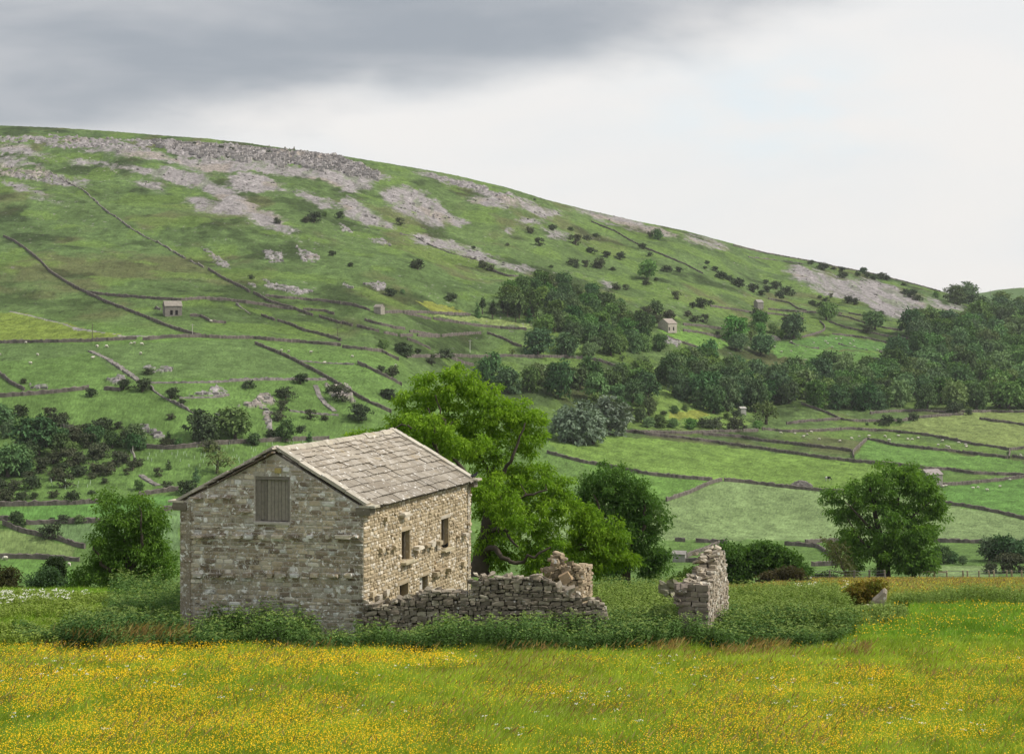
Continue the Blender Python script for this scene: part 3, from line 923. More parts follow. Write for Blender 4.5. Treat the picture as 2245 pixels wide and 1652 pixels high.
    while x < LS - .05:
        w = rng.uniform(.5, .8)
        if LS - x < .9: w = LS - x
        c = AP + DS * (x + w / 2) + np.array([0, 0, Z_R + .055 - .035 * math.sin(x / LS * math.pi)])
        rd = rng.uniform(.9, 1.1)
        sec = np.array([(-.25, -.075), (-.13, .05), (0, .105), (.13, .05), (.25, -.075), (.15, -.1), (0, 0.0), (-.15, -.1)]) * rd
        V = np.concatenate([c + DS * e * (w / 2 - .012) + np.outer(sec[:, 0], NS) + np.outer(sec[:, 1] + rng.normal(0, .008), [0, 0, 1]) for e in (-1, 1)])
        k = 8; i = np.arange(k); j = (i + 1) % k
        mb.add(V, np.stack([i, j, j + k, i + k], 1), np.array([.38, .34, .27]) * rng.uniform(.85, 1.12))
        for b in (0, k):
            mb.add(V[b:b + k], np.array([[0, 1, 6, 7], [1, 2, 3, 6], [3, 4, 5, 6]]), (.4, .36, .28))
        x += w
    sub(mb, 'ridge', M_SLATE, roof)
    # ---- copings along the four verges and kneelers at their feet
    for gi, (G, dd) in enumerate(((np.zeros(3), -1), (C2 - C1, 1))):
        for foot, nout in ((C1, NS), (C0, -NS)):
            mb = MB()
            a = foot + G + nout * .12 + np.array([0, 0, Z_E + .03]); b = AP + G + np.array([0, 0, Z_R + .10])
            L_ = np.linalg.norm(b - a); up = (b - a) / L_
            nrm = np.cross(DS, up); nrm *= np.sign(nrm[2])
            x = 0
            while x < L_ - .02:
                w = rng.uniform(.7, 1.15)
                if L_ - x < 1.2: w = L_ - x
                lo = a + up * (x + .008) + dd * DS * .06 - dd * DS * .40 - nrm * .01
                mb.add(box8(lo + rng.normal(0, .008, 3), dd * DS * .40, up * (w - .016), nrm * rng.uniform(.10, .14)), BOXF, np.array([.40, .365, .30]) * rng.uniform(.85, 1.15))
                x += w
            put(mb, 'coping', M_SLATE)
            mb = MB()
            k0 = foot + G + np.array([0, 0, Z_E - .20])
            v, f = rock(k0 - dd * DS * .15 + nout * .0 + np.array([0, 0, .02]), DS * .24, nout * .30, (0, 0, .15), .08, .04)
            mb.add(v, f, (.17, .15, .115))
            v, f = rock(k0 - dd * DS * .15 + nout * .16 + np.array([0, 0, .215]), DS * .25, nout * .34, (0, 0, .045), .04, .03)
            mb.add(v, f, (.44, .40, .31))
            put(mb, 'kneeler', M_RUB)
    # ---- loft door in the gable
    x0, x1, z0, z1 = dr
    fr = MB()
    for (a, b, c, d, dp) in ((x0, x0 + .20, z0, z1, .10), (x1 - .09, x1, z0, z1, .06), (x0, x1, z1 - .13, z1, .05)):
        if d == z1 and c == z0: d = z1 - .13
        fr.add(box8(C0 + DG * a - NG * (dp + .06) + np.array([0, 0, c]), DG * (b - a), NG * .08, (0, 0, d - c)), BOXF, (.21, .19, .16))
    door = put(fr, 'door_frame', M_WOOD)
    pl = MB()
    x = x0 + .17
    nb = 8; bw = (x1 - .08 - x) / nb
    for i in range(nb):
        t = rng.uniform(.75, 1.2)
        pl.add(box8(C0 + DG * (x + .006) - NG * (.14 + rng.uniform(0, .012)) + np.array([0, 0, z0 + .02 + rng.uniform(0, .02)]), DG * (bw - .012), NG * .03, (0, 0, z1 - z0 - .17)), BOXF, np.array([.245, .222, .182]) * t * rng.uniform(.85, 1.1))
        x += bw
    put(pl, 'loft_door', M_WOOD)
    mb = MB()
    v, f = rock(C0 + DG * (x0 + x1) / 2 + NG * .03 + np.array([0, 0, z0 - .055]), DG * ((x1 - x0) / 2 + .03), NG * .13, (0, 0, .045), .05, .03)
    mb.add(v, f, (.46, .43, .37)); put(mb, 'sill', M_RUB)
    mb = MB()
    s, z_ = on_plane(*zz('C4', (977, 70)), C0, DG)
    v, f = rock(C0 + DG * s + NG * .03 + np.array([0, 0, z_]), DG * .12, NG * .08, (0, 0, .1), .05, .03)
    mb.add(v, f, (.40, .33, .13)); put(mb, 'date_stone', M_RUB)
    # ---- slit windows on the side
    for wi, (a, b, c, d) in enumerate(wins):
        fr = MB(); w = b - a
        for (p, q) in ((.02, .10), (.45, .55), (.90, .98)):
            fr.add(box8(C1 + DS * (a + w * p) - NS * .26 + np.array([0, 0, c]), DS * w * (q - p), NS * .07, (0, 0, d - c)), BOXF, (.22, .19, .145))
        fr.add(box8(C1 + DS * (a + w * .02) - NS * .27 + np.array([0, 0, d - .08]), DS * w * .96, NS * .07, (0, 0, .08)), BOXF, (.22, .19, .145))
        win = put(fr, 'window', M_WOOD)
        if wi == 0:
            sh = MB()
            sh.add(box8(C1 + DS * (a + w * .10) - NS * .25 + np.array([0, 0, c + .01]), DS * w * .35, NS * .03, (0, 0, d - c - .09)), BOXF, (.12, .095, .07))
            sub(sh, 'shutter', M_WOOD, win)
        sl = MB()
        v, f = rock(C1 + DS * (a + b) / 2 + NS * .06 + np.array([0, 0, c - .06]), DS * (w / 2 + .14), NS * .20, (0, 0, .05), .05, .03)
        sl.add(v, f, (.46, .40, .27)); sub(sl, 'sill', M_RUB, win)
    for wi, (a, b, c, d) in enumerate(lows):
        fr = MB(); w = b - a
        if wi == 0:
            fr.add(box8(C1 + DS * (a + w * .1) - NS * .30 + np.array([0, 0, c]), DS * w * .22, NS * .06, (0, 0, d - c)), BOXF, (.34, .31, .26))
            fr.add(box8(C1 + DS * (a + w * .34) - NS * .34 + np.array([0, 0, c]), DS * w * .64, NS * .03, (0, 0, d - c)), BOXF, (.07, .055, .045))
            put(fr, 'door', M_WOOD)
        else:
            for i in range(4):
                fr.add(box8(C1 + DS * (a + w * (.02 + .17 * i)) - NS * (.16 + .01 * (i % 2)) + np.array([0, 0, c]), DS * w * .16, NS * .03, (0, 0, d - c)), BOXF, np.array([.50, .48, .43]) * rng.uniform(.85, 1.1))
            door = put(fr, 'door', M_WOOD)
            hg = MB(); hg.add(box8(C1 + DS * (a + w * .05) - NS * .118 + np.array([0, 0, c + (d - c) * .58]), DS * w * .45, NS * .012, (0, 0, .06)), BOXF, (.10, .055, .035))
            sub(hg, 'hinge', M_WOOD, door)
    return barn


build_barn()


# ------------------------------------------------------------------ ruined walls: real stones stacked on each other
def rub_col():
    t = rng.choice([0, 1, 2, 3], p=[.42, .30, .18, .10])
    return np.array([[.20, .17, .13], [.27, .235, .18], [.15, .13, .10], [.37, .33, .25]][t]) * rng.uniform(.75, 1.2)


def stack(mb, A, B, z0f, topf, thick, rows, widths, colf=rub_col, flat=1.0, core=True, jit=.10, bulge=.0, side_col=None, seal=0.12):
    """dry wall from A to B (ground points); two faces of stones, ragged head given by topf(x)"""
    A = np.asarray(A, float); B = np.asarray(B, float)
    L = np.linalg.norm((B - A)[:2]); d = (B - A); d[2] = 0; d = d / L
    n = np.array([d[1], -d[0], 0])
    zmin = min(z0f(x) for x in np.linspace(0, L, 9)); zmax = max(topf(x) for x in np.linspace(0, L, 40))
    z = zmin
    while z < zmax:
        h = rng.uniform(*rows)
        for sgn in (1, -1):
            x = rng.uniform(-.12, .05)
            while x < L:
                w = rng.uniform(*widths) * (.7 + h * 2.0)
                mid = x + w / 2; hh = h * rng.uniform(.72, 1.2)
                if z + hh * .6 < topf(min(max(mid, 0), L)) and mid < L + .1:
                    dep = thick / 2 * rng.uniform(.88, 1.06)
                    c = A + d * mid + n * sgn * (thick / 2 - dep / 2 + rng.normal(0, .018)); c[2] = z + hh / 2 + rng.normal(0, .012) + .03 * math.sin(mid * 2.3 + z * 1.7)
                    R = rng.normal(0, .10)
                    v, f = rock(c, d * (w / 2 - .007) + np.array([0, 0, R * w * .4]), n * sgn * dep / 2, np.array([0, 0, hh / 2 + .004]), .14, jit * .75, True)
                    cc = colf() if (side_col is None or sgn < 0) else side_col()
                    mb.add(v, f, cc)
                x += w
        z += h
    if core:
        xs = np.linspace(.1, L - .1, max(3, int(L / .5)))
        for a, b in zip(xs[:-1], xs[1:]):
            t = min(topf(a), topf(b)) - seal
            if t > zmin:
                p = A + d * a - n * (thick / 2 - .13); p[2] = zmin
                mb.add(box8(p, d * (b - a + .001), n * (thick - .26), (0, 0, t - zmin)), BOXF, (.05, .044, .036))


def loose(mb, c, r, flat=.6, col=None):
    a = rng.uniform(0, math.pi); t = rng.normal(0, .35)
    ax = np.array([math.cos(a), math.sin(a), t]) * r * rng.uniform(.8, 1.4); ay = np.array([-math.sin(a), math.cos(a), rng.normal(0, .3)]) * r * rng.uniform(.7, 1.1)
    v, f = rock(c, ax, ay, np.array([rng.normal(0, .15) * r, rng.normal(0, .15) * r, r * flat * rng.uniform(.6, 1.2)]), .10, .13)
    mb.add(v, f, rub_col() * 1.5 if col is None else col)


def prof(k, pts, Y):
    xs = [P(*zz(k, p), Y)[0] for p in pts]; zs = [P(*zz(k, p), Y)[2] for p in pts]
    return lambda X: float(np.interp(X, xs, zs))


def build_ruins():
    # long ruined yard wall to the right of the barn
    Yw = 61.95
    A = P(799, 0, Yw); B = P(1326, 0, Yw + .1)
    tp = prof('D', [(795, 1322), (830, 1326), (860, 1318), (900, 1308), (915, 1296), (985, 1293), (1018, 1296), (1030, 1294), (1033, 1268), (1080, 1266), (1140, 1262), (1180, 1264), (1205, 1270), (1235, 1290),
                     (1262, 1305), (1275, 1318), (1318, 1316), (1325, 1330), (1329, 1362)], Yw)
    mb = MB()
    stack(mb, A, B, lambda x: -13.0, lambda x: tp(A[0] + x), .62, (.065, .19), (.12, .46), jit=.13)
    for (x, y) in [(325, 290), (350, 248), (375, 265), (408, 268), (455, 255), (465, 245), (500, 282), (545, 275), (560, 290), (585, 272), (635, 268), (650, 285), (700, 290), (715, 300), (755, 270), (790, 268), (815, 275), (870, 320),
                   (925, 335), (950, 350), (1000, 360), (1060, 385), (1110, 420), (1155, 425), (1200, 425), (1050, 465), (1180, 465), (1215, 490), (1235, 520), (20, 358), (140, 372), (230, 395), (270, 370), (90, 360)]:
        p = P(*zz('D1', (x, y)), Yw + rng.uniform(-.15, .3))
        loose(mb, p, rng.uniform(.08, .17), col=rub_col() * rng.uniform(1.0, 1.5))
    for (x, y) in [(-370, 455), (-330, 462), (-300, 470), (-250, 452), (-200, 440), (-400, 445), (-160, 425), (-120, 415), (-60, 395), (-20, 372)]:
        loose(mb, P(*zz('D1', (x, y)), Yw + rng.uniform(-.1, .25)), rng.uniform(.11, .19), col=rub_col() * 1.4)
    tag(mb.obj('ruined_wall', M_RUB), 'long low ruined dry stone wall running right from the barn corner, darkest stones', 'wall')
    # broken pier standing behind that wall's right half
    Yp = 66.0
    A = P(1196, 0, Yp); B = P(1266, 0, Yp + .35)
    tp2 = prof('D', [(1190, 1248), (1208, 1244), (1210, 1226), (1218, 1212), (1230, 1212), (1236, 1226), (1246, 1238), (1268, 1240)], Yp)
    mb = MB()
    wc = lambda: np.array([.36, .285, .19]) * rng.uniform(.65, 1.2)
    stack(mb, A, B, lambda x: -13.4, lambda x: tp2(A[0] + x), .8, (.10, .20), (.22, .42), wc)
    for (x, y) in [(910, 110), (940, 130), (900, 155), (905, 180), (855, 225), (850, 255), (890, 215), (950, 200), (1000, 175), (990, 215), (960, 240), (1040, 200), (945, 290), (900, 275)]:
        loose(mb, P(*zz('D1', (x, y)), Yp - rng.uniform(.2, .4)), rng.uniform(.07, .14), col=wc() * .9)
    c = P(*zz('D1', (972, 272)), Yp - .55)
    v, f = rock(c, (.19, 0, .10), (.02, .10, .03), (-.10, 0, .16), .04, .06); mb.add(v, f, (.36, .26, .16))
    A2 = P(1262, 0, Yp + .2); B2 = A2 + DS * 2.2
    stack(mb, A2 - NS * .35, B2 - NS * .35, lambda x: -13.6, lambda x: tp2(B[0]) - .02 - .1 * x, .7, (.10, .18), (.2, .4), wc)
    tag(mb.obj('ruined_pier', M_RUB), 'broken tan stone pier with a ragged top rising behind the low ruined wall', 'ruin')
    # tall ruined wall end on the right
    Yr = 61.2
    mb = MB()
    dq = np.array([.287, .958, 0]); dq /= np.linalg.norm(dq)
    nq = np.array([dq[1], -dq[0], 0])
    th = .66
    corner = P(1555, PV, Yr)
    fr_ = corner - nq * th / 2
    # heads: distance along the wall -> height
    hd = [(0, -10.05), (.7, -9.95), (1.2, -9.68), (1.7, -9.42), (2.3, -9.22), (2.9, -9.12), (3.4, -9.2), (3.8, -9.65), (4.2, -10.3), (4.6, -10.9)]
    tp3 = lambda x: float(np.interp(x, [a for a, _ in hd], [b for _, b in hd]))
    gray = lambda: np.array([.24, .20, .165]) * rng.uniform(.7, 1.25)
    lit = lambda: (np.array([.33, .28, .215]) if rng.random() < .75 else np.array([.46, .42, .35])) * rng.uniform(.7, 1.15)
    stack(mb, fr_ + dq * .05, fr_ + dq * 4.4, lambda x: -13.2, tp3, th, (.07, .14), (.14, .36), lit, jit=.09)
    # torn return wall on its left, stepping back and up
    lf = corner - nq * 1.12 + dq * .42
    stack(mb, lf, corner - nq * .5 + dq * .42, lambda x: -13.2, lambda x: -10.15 + .18 * x, .62, (.07, .15), (.2, .42), gray)
    stack(mb, corner - nq * .86 + dq * .7, corner - nq * .80 + dq * 2.3, lambda x: -13.2, lambda x: tp3(x + .7) - .38, .36, (.07, .14), (.16, .34), lit)
    # the end face: long coursed quoins, left edge torn out
    z = -13.2
    le = lambda z_: float(np.interp(z_, [-13.2, -12.0, -11.6, -11.0, -10.7, -10.2], [.30, .22, .12, .0, -.12, -.10]))
    while z < -10.05:
        h = rng.uniform(.12, .30); x = le(z) + rng.uniform(-.06, .04)
        while x < 1.15:
            w = rng.uniform(.28, .72)
            if 1.18 - x - w < .2: w = 1.18 - x
            c = corner - nq * (1.18 - x - w / 2) + dq * .06; c[2] = z + h / 2
            v, f = rock(c, nq * (w / 2 - .008), dq * .2, (0, 0, h / 2 - .004), .07, .06); mb.add(v, f, gray())
            x += w
        z += h
    for i in range(70):
        s = rng.uniform(0, 3.9); q = rng.uniform(-.62 if s < 2.2 else -.28, .26)
        loose(mb, fr_ + dq * s + nq * q + np.array([0, 0, tp3(s) + rng.uniform(-.05, .13)]), rng.uniform(.06, .13), .5, np.array([.38, .33, .255]) * rng.uniform(.7, 1.25))
    for (x, y) in [(1760, 345), (1755, 375), (1745, 420), (1760, 465), (1790, 340), (1740, 445)]:
        loose(mb, P(*zz('D1', (x, y)), Yr + .1), rng.uniform(.10, .16), .5, gray())
    tag(mb.obj('ruined_wall_end', M_RUB), 'tall ruined stone wall stub with stepped broken top and sunlit right face', 'ruin')
    # heap of two big stones left of it
    mb = MB(); c0 = P(*zz('D1', (1670, 350)), 69.0)
    for (x, y, r) in [(1650, 322, .24), (1710, 322, .30), (1640, 345, .2), (1680, 350, .22), (1725, 350, .2), (1650, 370, .22), (1700, 375, .25), (1680, 395, .3)]:
        loose(mb, P(*zz('D1', (x, y)), 69.0 + rng.uniform(-.1, .2)), r * .7, .8, np.array([.27, .255, .18]) * rng.uniform(.8, 1.3))
    tag(mb.obj('stone_heap', M_RUB), 'small heap of pale blocks just left of the tall ruined wall stub', 'stones')
    mb = MB()
    for (x, y, r) in [(1680, 605, .16), (1710, 608, .18), (1740, 612, .12)]:
        p = P(*zz('D1', (x, y)), 63.0); loose(mb, p, r, .7)
    tag(mb.obj('fallen_stone', M_RUB), 'dark fallen stones half hidden in nettles at the foot of the wall stub', 'stones')
    # left rubble remnants
    mb = MB(); Yl = 82.0
    for i in range(46):
        x = rng.uniform(5, 430); yb = np.interp(x, [0, 60, 200, 300, 430], [1290, 1262, 1232, 1235, 1232])
        y = yb + rng.uniform(-14, 26) * (1 if x < 380 else .4)
        loose(mb, P(*zz('D4', (x, y)), Yl + rng.uniform(-.3, .3)), rng.uniform(.10, .24), .6, np.array([.36, .30, .22]) * rng.uniform(.5, 1.4))
    tag(mb.obj('rubble_wall', M_RUB), 'line of fallen wall stones lying in the grass at the far left', 'rubble')
    for lab, pts in (('pair of pale stones in the grass left of the barn', [(755, 1222, .2), (792, 1222, .16), (835, 1220, .24), (865, 1226, .16)]), ('single small tan stone in the grass nearest the barn on its left', [(1045, 1230, .24)])):
        mb = MB()
        for (x, y, r) in pts:
            loose(mb, P(*zz('D4', (x, y)), 82.0), r, .7, np.array([.42, .35, .26]) * rng.uniform(.8, 1.3))
        tag(mb.obj('field_stone', M_RUB), lab, 'stones')
    # leaning gatepost stone
    mb = MB(); Yg = 84.0
    out = [(660, 1560), (662, 1470), (690, 1410), (745, 1365), (785, 1322), (805, 1312), (826, 1330), (820, 1390), (805, 1470), (792, 1560)]
    fpts = np.array([P(*zz('D2', p), Yg) for p in out]); c = fpts.mean(0)
    k = len(out); back = fpts + np.array([.1, .55, 0]); mid = (fpts - c) * .80 + c + np.array([-.03, -.14, 0])
    V = np.concatenate([back, fpts, mid, [mid.mean(0) + np.array([0, -.05, 0])], [back.mean(0)]]); i = np.arange(k); j = (i + 1) % k
    mb.add(V, [np.concatenate([np.stack([i, j, j + k, i + k], 1), np.stack([i + k, j + k, j + 2 * k, i + 2 * k], 1)]),
               np.concatenate([np.stack([i + 2 * k, j + 2 * k, np.full(k, 3 * k)], 1), np.stack([j, i, np.full(k, 3 * k + 1)], 1)])], (.25, .215, .165))
    tag(mb.obj('standing_stone', M_RUB), 'leaning grey standing stone with a white tip beside the rusty bush', 'stone')
    mb = MB(); loose(mb, P(*zz('D2', (605, 1495)), 84.0), .42, .35, (.36, .32, .25)); loose(mb, P(*zz('D2', (575, 1500)), 84.2), .2, .5)
    tag(mb.obj('field_stone', M_RUB), 'flat stone lying in nettles left of the leaning standing stone', 'stones')


build_ruins()
# ------------------------------------------------------------------ near vegetation
M_GRASS = mat_attr('grass_blade', 0.75, 1.0, 0.0, trans=0.30, spec=0.1)
M_LEAF = mat_attr('leaf', 0.62, 1.0, 0.0, trans=0.38, spec=0.08)
M_NETTLE = mat_attr('nettle_leaf', 0.7, 1.0, 0.0, trans=0.22, spec=0.15)
M_PETAL = mat_attr('petal', 0.6, 1.0, 0.0, trans=0.25, spec=0.2)
M_BARK = mat_attr('bark', 0.95, 4.0, 0.45, 0.6, (9, 0.04), spec=0.05)


def scatter(poly, dens):
    """random points inside an outline given as (bearing u, distance Y)"""
    p = np.array(poly, float)
    y0, y1 = p[:, 1].min(), p[:, 1].max(); u0, u1 = p[:, 0].min(), p[:, 0].max()
    area = (u1 - u0) / F * (y1 + y0) / 2 * (y1 - y0)
    n = int(area * dens)
    Y = np.sqrt(rng.uniform(y0 ** 2, y1 ** 2, n)); u = rng.uniform(u0, u1, n)
    X = (u - PU) / F * Y
    wu = u + (fbm(X / 1.6, Y / 1.6, 401, 3) - .5) * 60 * 60 / Y; wy = Y + (fbm(X / 1.6, Y / 1.6, 403, 3) - .5) * 2.6
    m = inpoly(wu, wy, poly)
    return X[m], Y[m], u[m]


def unit(a):
    return a / (np.linalg.norm(a, axis=1, keepdims=True) + 1e-9)


def leaf_quads(C, d, nrm, l, w):
    s = unit(np.cross(d, nrm))
    l = np.asarray(l)[:, None] if np.ndim(l) else l; w = np.asarray(w)[:, None] if np.ndim(w) else w
    droop = np.array([0, 0, -1.0]) * (0.22 * l)
    V = np.stack([C, C + d * l * .5 + s * w * .5, C + d * l + droop, C + d * l * .5 - s * w * .5], 1).reshape(-1, 3)
    return V, np.arange(len(C) * 4).reshape(-1, 4)


NET = [  # outline in (bearing, distance), height, density, kind
    ([(140, 59.6), (240, 58.9), (600, 58.7), (900, 58.0), (1300, 58.6), (1700, 58.6), (1800, 59.6), (1885, 62.0), (1850, 66), (1600, 68), (1335, 68), (1330, 61.4), (800, 61.4), (395, 62.4), (395, 66), (250, 69), (170, 66), (110, 62.5)], .95, 30, 0),
    ([(20, 60.8), (150, 59.4), (260, 59.2), (260, 64), (170, 65), (50, 63.5)], .62, 22, 0),
    ([(1255, 63.2), (1505, 63), (1500, 92), (1235, 92)], 1.0, 16, 1),
    ([(1585, 62), (1800, 60.5), (1880, 62.5), (1860, 67.5), (1585, 69)], .82, 20, 1),
    ([(1585, 75), (1760, 75), (1850, 77), (1868, 88), (1800, 96), (1585, 94)], .85, 15, 1),
    ([(1850, 70), (1990, 74), (1990, 81), (1860, 82)], .42, 15, 1),
    ([(1950, 86), (2050, 83), (2150, 87), (2250, 83), (2400, 86), (2700, 86), (2700, 95), (2200, 93), (2050, 96), (1950, 92)], .8, 12, 1),
    ([(235, 72), (330, 69.5), (399, 66), (399, 86), (320, 86), (250, 80)], 1.35, 14, 0),
    ([(440, 61.6), (690, 61.3), (690, 62.6), (440, 63.3)], 1.15, 26, 0),
    ([(-500, 60.5), (130, 59.4), (140, 62.5), (250, 68), (300, 84), (100, 88), (-500, 88)], .5, 16, 2),
    ([(900, 90), (1250, 92), (1500, 92), (1500, 104), (900, 104)], .9, 8, 0),
]


def nettle_height(X, Y):
    return .62 + .72 * sstep(fbm(X / 2.2, Y / 2.2, 411, 3), .28, .68) + .10 * (vnoise(X / .5, Y / .5, 413) - .5)


def build_nettles():
    Vs = []; Cs = []; n0 = 0
    for poly, h, dens, kind in NET:
        X, Y, u = scatter(poly, dens)
        Z = ground_z(X, Y)
        hh = h * nettle_height(X, Y) * rng.uniform(.82, 1.15, len(X))
        lean = rng.normal(0, .10, (len(X), 2)) + np.array([.06, -.02])
        for lv in range(8):
            f = 1.02 - lv * .105
            a0 = rng.uniform(0, 2 * math.pi, len(X))
            for k in range(3 if lv < 5 else 2):
                a = a0 + k * 2.2 + rng.normal(0, .35, len(X))
                d = np.stack([np.cos(a), np.sin(a), rng.uniform(-.55, .35, len(X)) + (.5 if lv == 0 else 0)], 1)
                d = unit(d)
                C = np.stack([X + lean[:, 0] * f * hh, Y + lean[:, 1] * f * hh, Z + hh * f], 1)
                nr = unit(np.array([0, 0, 1.0]) + rng.normal(0, .35, (len(X), 3)))
                V, q = leaf_quads(C, d, nr, rng.uniform(.10, .17, len(X)) * (.75 if lv == 0 else 1), rng.uniform(.045, .075, len(X)))
                Vs.append(V)
                t = rng.uniform(.7, 1.3, (len(X), 1))
                g = fbm(X / 3.2, Y / 3.2, 421, 3)[:, None]
                base = np.array([.070, .146, .038]) * (1 - g) + np.array([.118, .20, .046]) * g
                if kind == 1: base = base * .45 + np.array([.22, .29, .05]) * .55  # seed-yellowed beds; sunlit brightness also put into their colour
                if kind == 2: base = base * .2 + np.array([.22, .29, .04]) * .8
                if lv == 0: base = base * .45 + np.array([.24, .30, .07]) * .55
                Cs.append(base * t)
        # seed tassels: pale hanging tips on some stems
    V = np.concatenate(Vs); C = np.concatenate(Cs)
    me = mesh_np('nettles', V, [np.arange(len(V)).reshape(-1, 4)], M_NETTLE, C, 'FACE')
    tag(link('nettles', me), 'dense beds of green nettles round the barn and ruins', 'nettles', kind='stuff')


def blades(X, Y, h, w, col, lean=.35, name='grass'):
    n = len(X); Z = ground_z(X, Y) - .02
    a = rng.uniform(0, 2 * math.pi, n)
    s = np.stack([np.cos(a), np.sin(a) * .4, np.zeros(n)], 1) * (w / 2)[:, None]
    b = np.stack([X, Y, Z], 1)
    ln = rng.normal(0, lean, (n, 2)) + np.array([.22, 0])
    mid = b + np.stack([ln[:, 0] * h * .22, ln[:, 1] * h * .22, h * .6], 1)
    tip = b + np.stack([ln[:, 0] * h, ln[:, 1] * h, h * rng.uniform(.8, 1.0, n)], 1)
    V = np.stack([b - s, b + s, mid + s * .8, mid - s * .8, tip], 1).reshape(-1, 3)
    i = np.arange(n)[:, None] * 5
    q = i + np.array([[0, 1, 2, 3]]); t = i + np.array([[3, 2, 4]])
    # faces come out as all tris first, then all quads
    return V, [t, q], np.concatenate([col * 1.12, col])


MEADOW = [  # outline, density, height, kind
    ([(-600, 33), (2900, 33), (2900, 44), (-600, 44)], 620, .34, 0),
    ([(-600, 44), (2900, 44), (2900, 52), (-600, 52)], 560, .38, 0),
    ([(-600, 52), (2900, 52), (2900, 62.5), (1870, 62.5), (1790, 59.6), (1700, 58.7), (1300, 58.7), (900, 58.1), (600, 58.8), (120, 59.0), (30, 60.9), (-600, 62)], 520, .40, 0),
    ([(1780, 60.5), (2900, 60.5), (2900, 92), (1990, 92), (1990, 74)], 330, .42, 1),
    ([(1500, 95), (2900, 92), (2900, 130), (1560, 130)], 110, .42, 2),
    ([(1560, 130), (2900, 130), (2900, 203), (1580, 203)], 60, .42, 2),
    ([(-600, 61), (60, 61), (320, 72), (330, 97), (-600, 97)], 260, .42, 1),
    ([(30, 60), (1850, 60), (1850, 95), (30, 95)], 60, .5, 1),
]


def in_barn(X, Y):
    c = [(C0 + (-DS) * .0)[:2], C1[:2], C2[:2], C3[:2]]
    return inpoly(X, Y, [tuple(p) for p in c])


